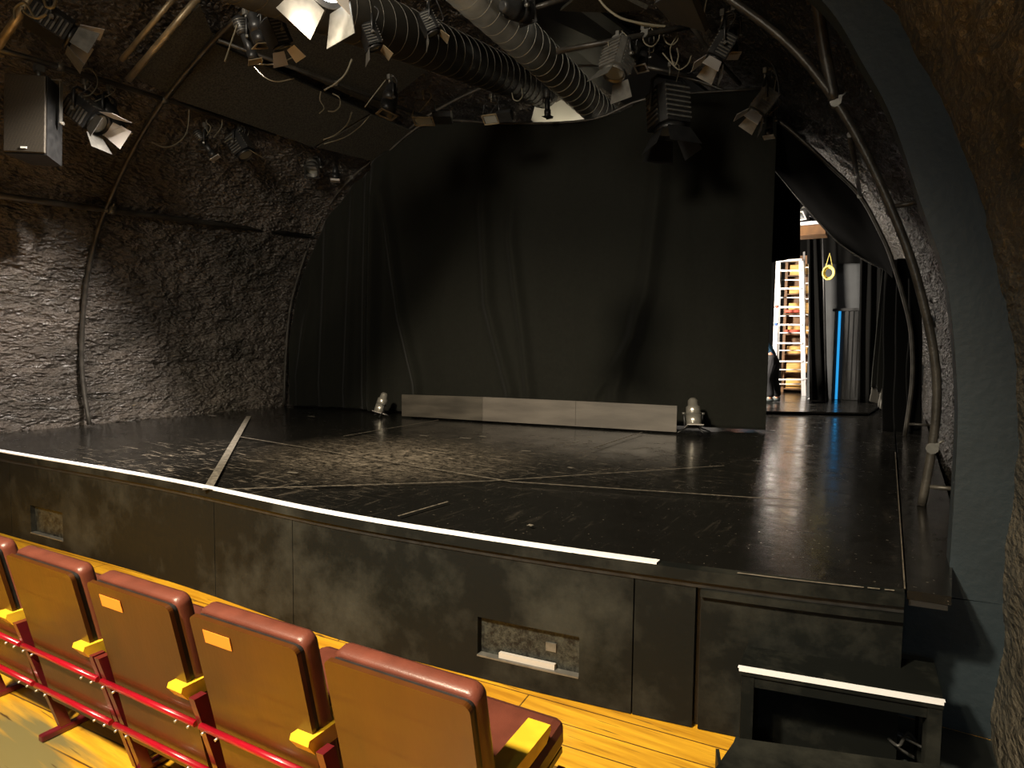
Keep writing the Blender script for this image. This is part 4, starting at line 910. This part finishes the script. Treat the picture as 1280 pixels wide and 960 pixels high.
# ------------------------------------------------------------------ long low board of three sheets
bb = [gz(503, 520, HS), gz(846, 540, HS)]; dv = (bb[1]-bb[0]); Lb = dv.length; dv.normalize(); nb = Vector((dv.y, -dv.x, 0))
def zt_(px, py): return gpl(px, py, bb[0], bb[1]).z
root = empty('low_board', bb[0], 'long grey low board of three sheets standing on edge before the backdrop', 'board')
us = [0, (gpl(604, 524, *bb)-bb[0]).dot(dv), (gpl(720, 530, *bb)-bb[0]).dot(dv), Lb]; hz = [zt_(503, 493), zt_(604, 496), zt_(720, 501), zt_(846, 507)]
print('board heights', hz)
for i in range(3):
    a, b = bb[0]+dv*(us[i]+.002), bb[0]+dv*(us[i+1]-.002); a.z = b.z = HS+.002; off = nb*.004*i
    mb = MB('board_dark' if i == 0 else 'board'); mb.slab([a+off, b+off, Vector((b.x, b.y, hz[i+1]))+off, Vector((a.x, a.y, hz[i]))+off], .02); part(mb, 'sheet', root)

# ------------------------------------------------------------------ the person half hidden behind the backdrop edge
def person():
    f0 = gz(961, 503, HS+RH); root = empty('person', (f0.x, f0.y, HS+RH), 'person in dark blue jacket and black trousers bending half hidden behind the backdrop', 'person')
    B0 = Vector((0, 0, 0))
    V = [((0.02, 0, .66), .105), ((-.05, 0, .80), .115), ((-.16, 0, .92), .125), ((-.25, 0, .98), .08), ((-.32, 0, 1.02), .05), ((-.38, 0, 1.06), .085), ((-.42, 0, 1.09), .08),
         ((.03, -.09, .60), .095), ((-.02, -.10, .36), .065), ((.05, -.11, .08), .042), ((-.07, -.11, .035), .035),
         ((.03, .09, .60), .095), ((.04, .11, .36), .065), ((.12, .12, .08), .042), ((.0, .12, .035), .035),
         ((-.22, -.17, .93), .055), ((-.28, -.22, .72), .043), ((-.42, -.18, .58), .032), ((-.48, -.16, .56), .026),
         ((-.22, .17, .93), .055), ((-.28, .22, .72), .043), ((-.42, .18, .58), .032), ((-.48, .16, .56), .026)]
    E_ = [(0, 1), (1, 2), (2, 3), (3, 4), (4, 5), (5, 6), (0, 7), (7, 8), (8, 9), (9, 10), (0, 11), (11, 12), (12, 13), (13, 14), (3, 15), (15, 16), (16, 17), (17, 18), (3, 19), (19, 20), (20, 21), (21, 22)]
    def skin(name, vs, es, mt, grow=0, rootv=0, parent=root, sub=2):
        me = bpy.data.meshes.new(name); me.from_pydata([v[0] for v in vs], es, []); o = bpy.data.objects.new(name, me); COL.objects.link(o); o.parent = parent
        o.modifiers.new('skin', 'SKIN'); me.materials.append(M[mt])
        for k, d in enumerate(me.skin_vertices[0].data): d.radius = (vs[k][1]+grow,)*2; d.use_root = (k == rootv)
        md = o.modifiers.new('sub', 'SUBSURF'); md.levels = sub; md.render_levels = sub
        return o
    skin('body', V, E_, 'skin')
    idx = [0, 1, 2, 3, 15, 16, 17, 19, 20, 21]; mp = {k: i for i, k in enumerate(idx)}
    j = skin('jacket', [V[k] for k in idx], [(mp[a], mp[b]) for a, b in E_ if a in mp and b in mp], 'denim', .02)
    idx2 = [0, 1, 7, 8, 9, 11, 12, 13]; mp2 = {k: i for i, k in enumerate(idx2)}
    skin('trousers', [V[k] for k in idx2], [(mp2[a], mp2[b]) for a, b in E_ if a in mp2 and b in mp2], 'trouser', .018)
    for sy, dx in ((-.11, -.02), (.12, .05)):
        mb = MB('shoe'); c = root.location+Vector((dx, sy, .0)); mb.tube([c+Vector((.10, 0, .04)), c+Vector((.02, 0, .05)), c+Vector((-.10, 0, .035)), c+Vector((-.15, 0, .03))], [.035, .048, .036, .02], 10); part(mb, 'shoe', root)
    skin('knit_cap', [((-.36, 0, 1.10), .085), ((-.40, 0, 1.15), .075)], [(0, 1)], 'redcap', .01)
    for sy in (-.16, .16):
        for k in range(5):
            a = Vector((-.49, sy+(k-2)*.018, .555)); mb = MB('skin'); l = (.05, .07, .075, .07, .055)[k]
            mb.tube([root.location+a, root.location+a+Vector((-l*.5, 0, -.01)), root.location+a+Vector((-l*.8, 0, -l*.5))], [.009, .008, .006], 6); part(mb, 'finger', root)
person()

# ------------------------------------------------------------------ lamps' own light
spot('duct_spot', at(668, -40, 5.15), at(638, 34, 5.5), 16, 48, .6, (1, .97, .85), .03)
spot('bright_lamp_beam', at(404, 40, 2.7), at(410, 5, 2.95), 8, 120, .6, (1, .85, .65), .03)
l = bpy.data.lights.new('backstage_worklight', 'AREA'); l.energy = 560; l.size = .5; l.color = (1, .88, .74)
o = bpy.data.objects.new('backstage_worklight', l); COL.objects.link(o); o.location = (-3.4, 9.4, 2.9); o.rotation_euler = (Vector((-1.65, 11.5, 1.6))-Vector(o.location)).to_track_quat('-Z', 'Y').to_euler()
spot('backstage_ceiling_lamp', at(712, 172, 8.25), at(708, 138, 8.78), 15, 84, .4, (1, .86, .6), .05)
spot('shelf_lamp', (-.9, 9.5, 3.9), gy(1010, 270, YS+.1), 25, 60, .5, (1, .95, .9), .04)
spot('rear_wall_lamp', (-1.2, 10.3, 3.6), gy(1055, 360, WB), 3.5, 60, .5, (.9, .95, 1), .1)
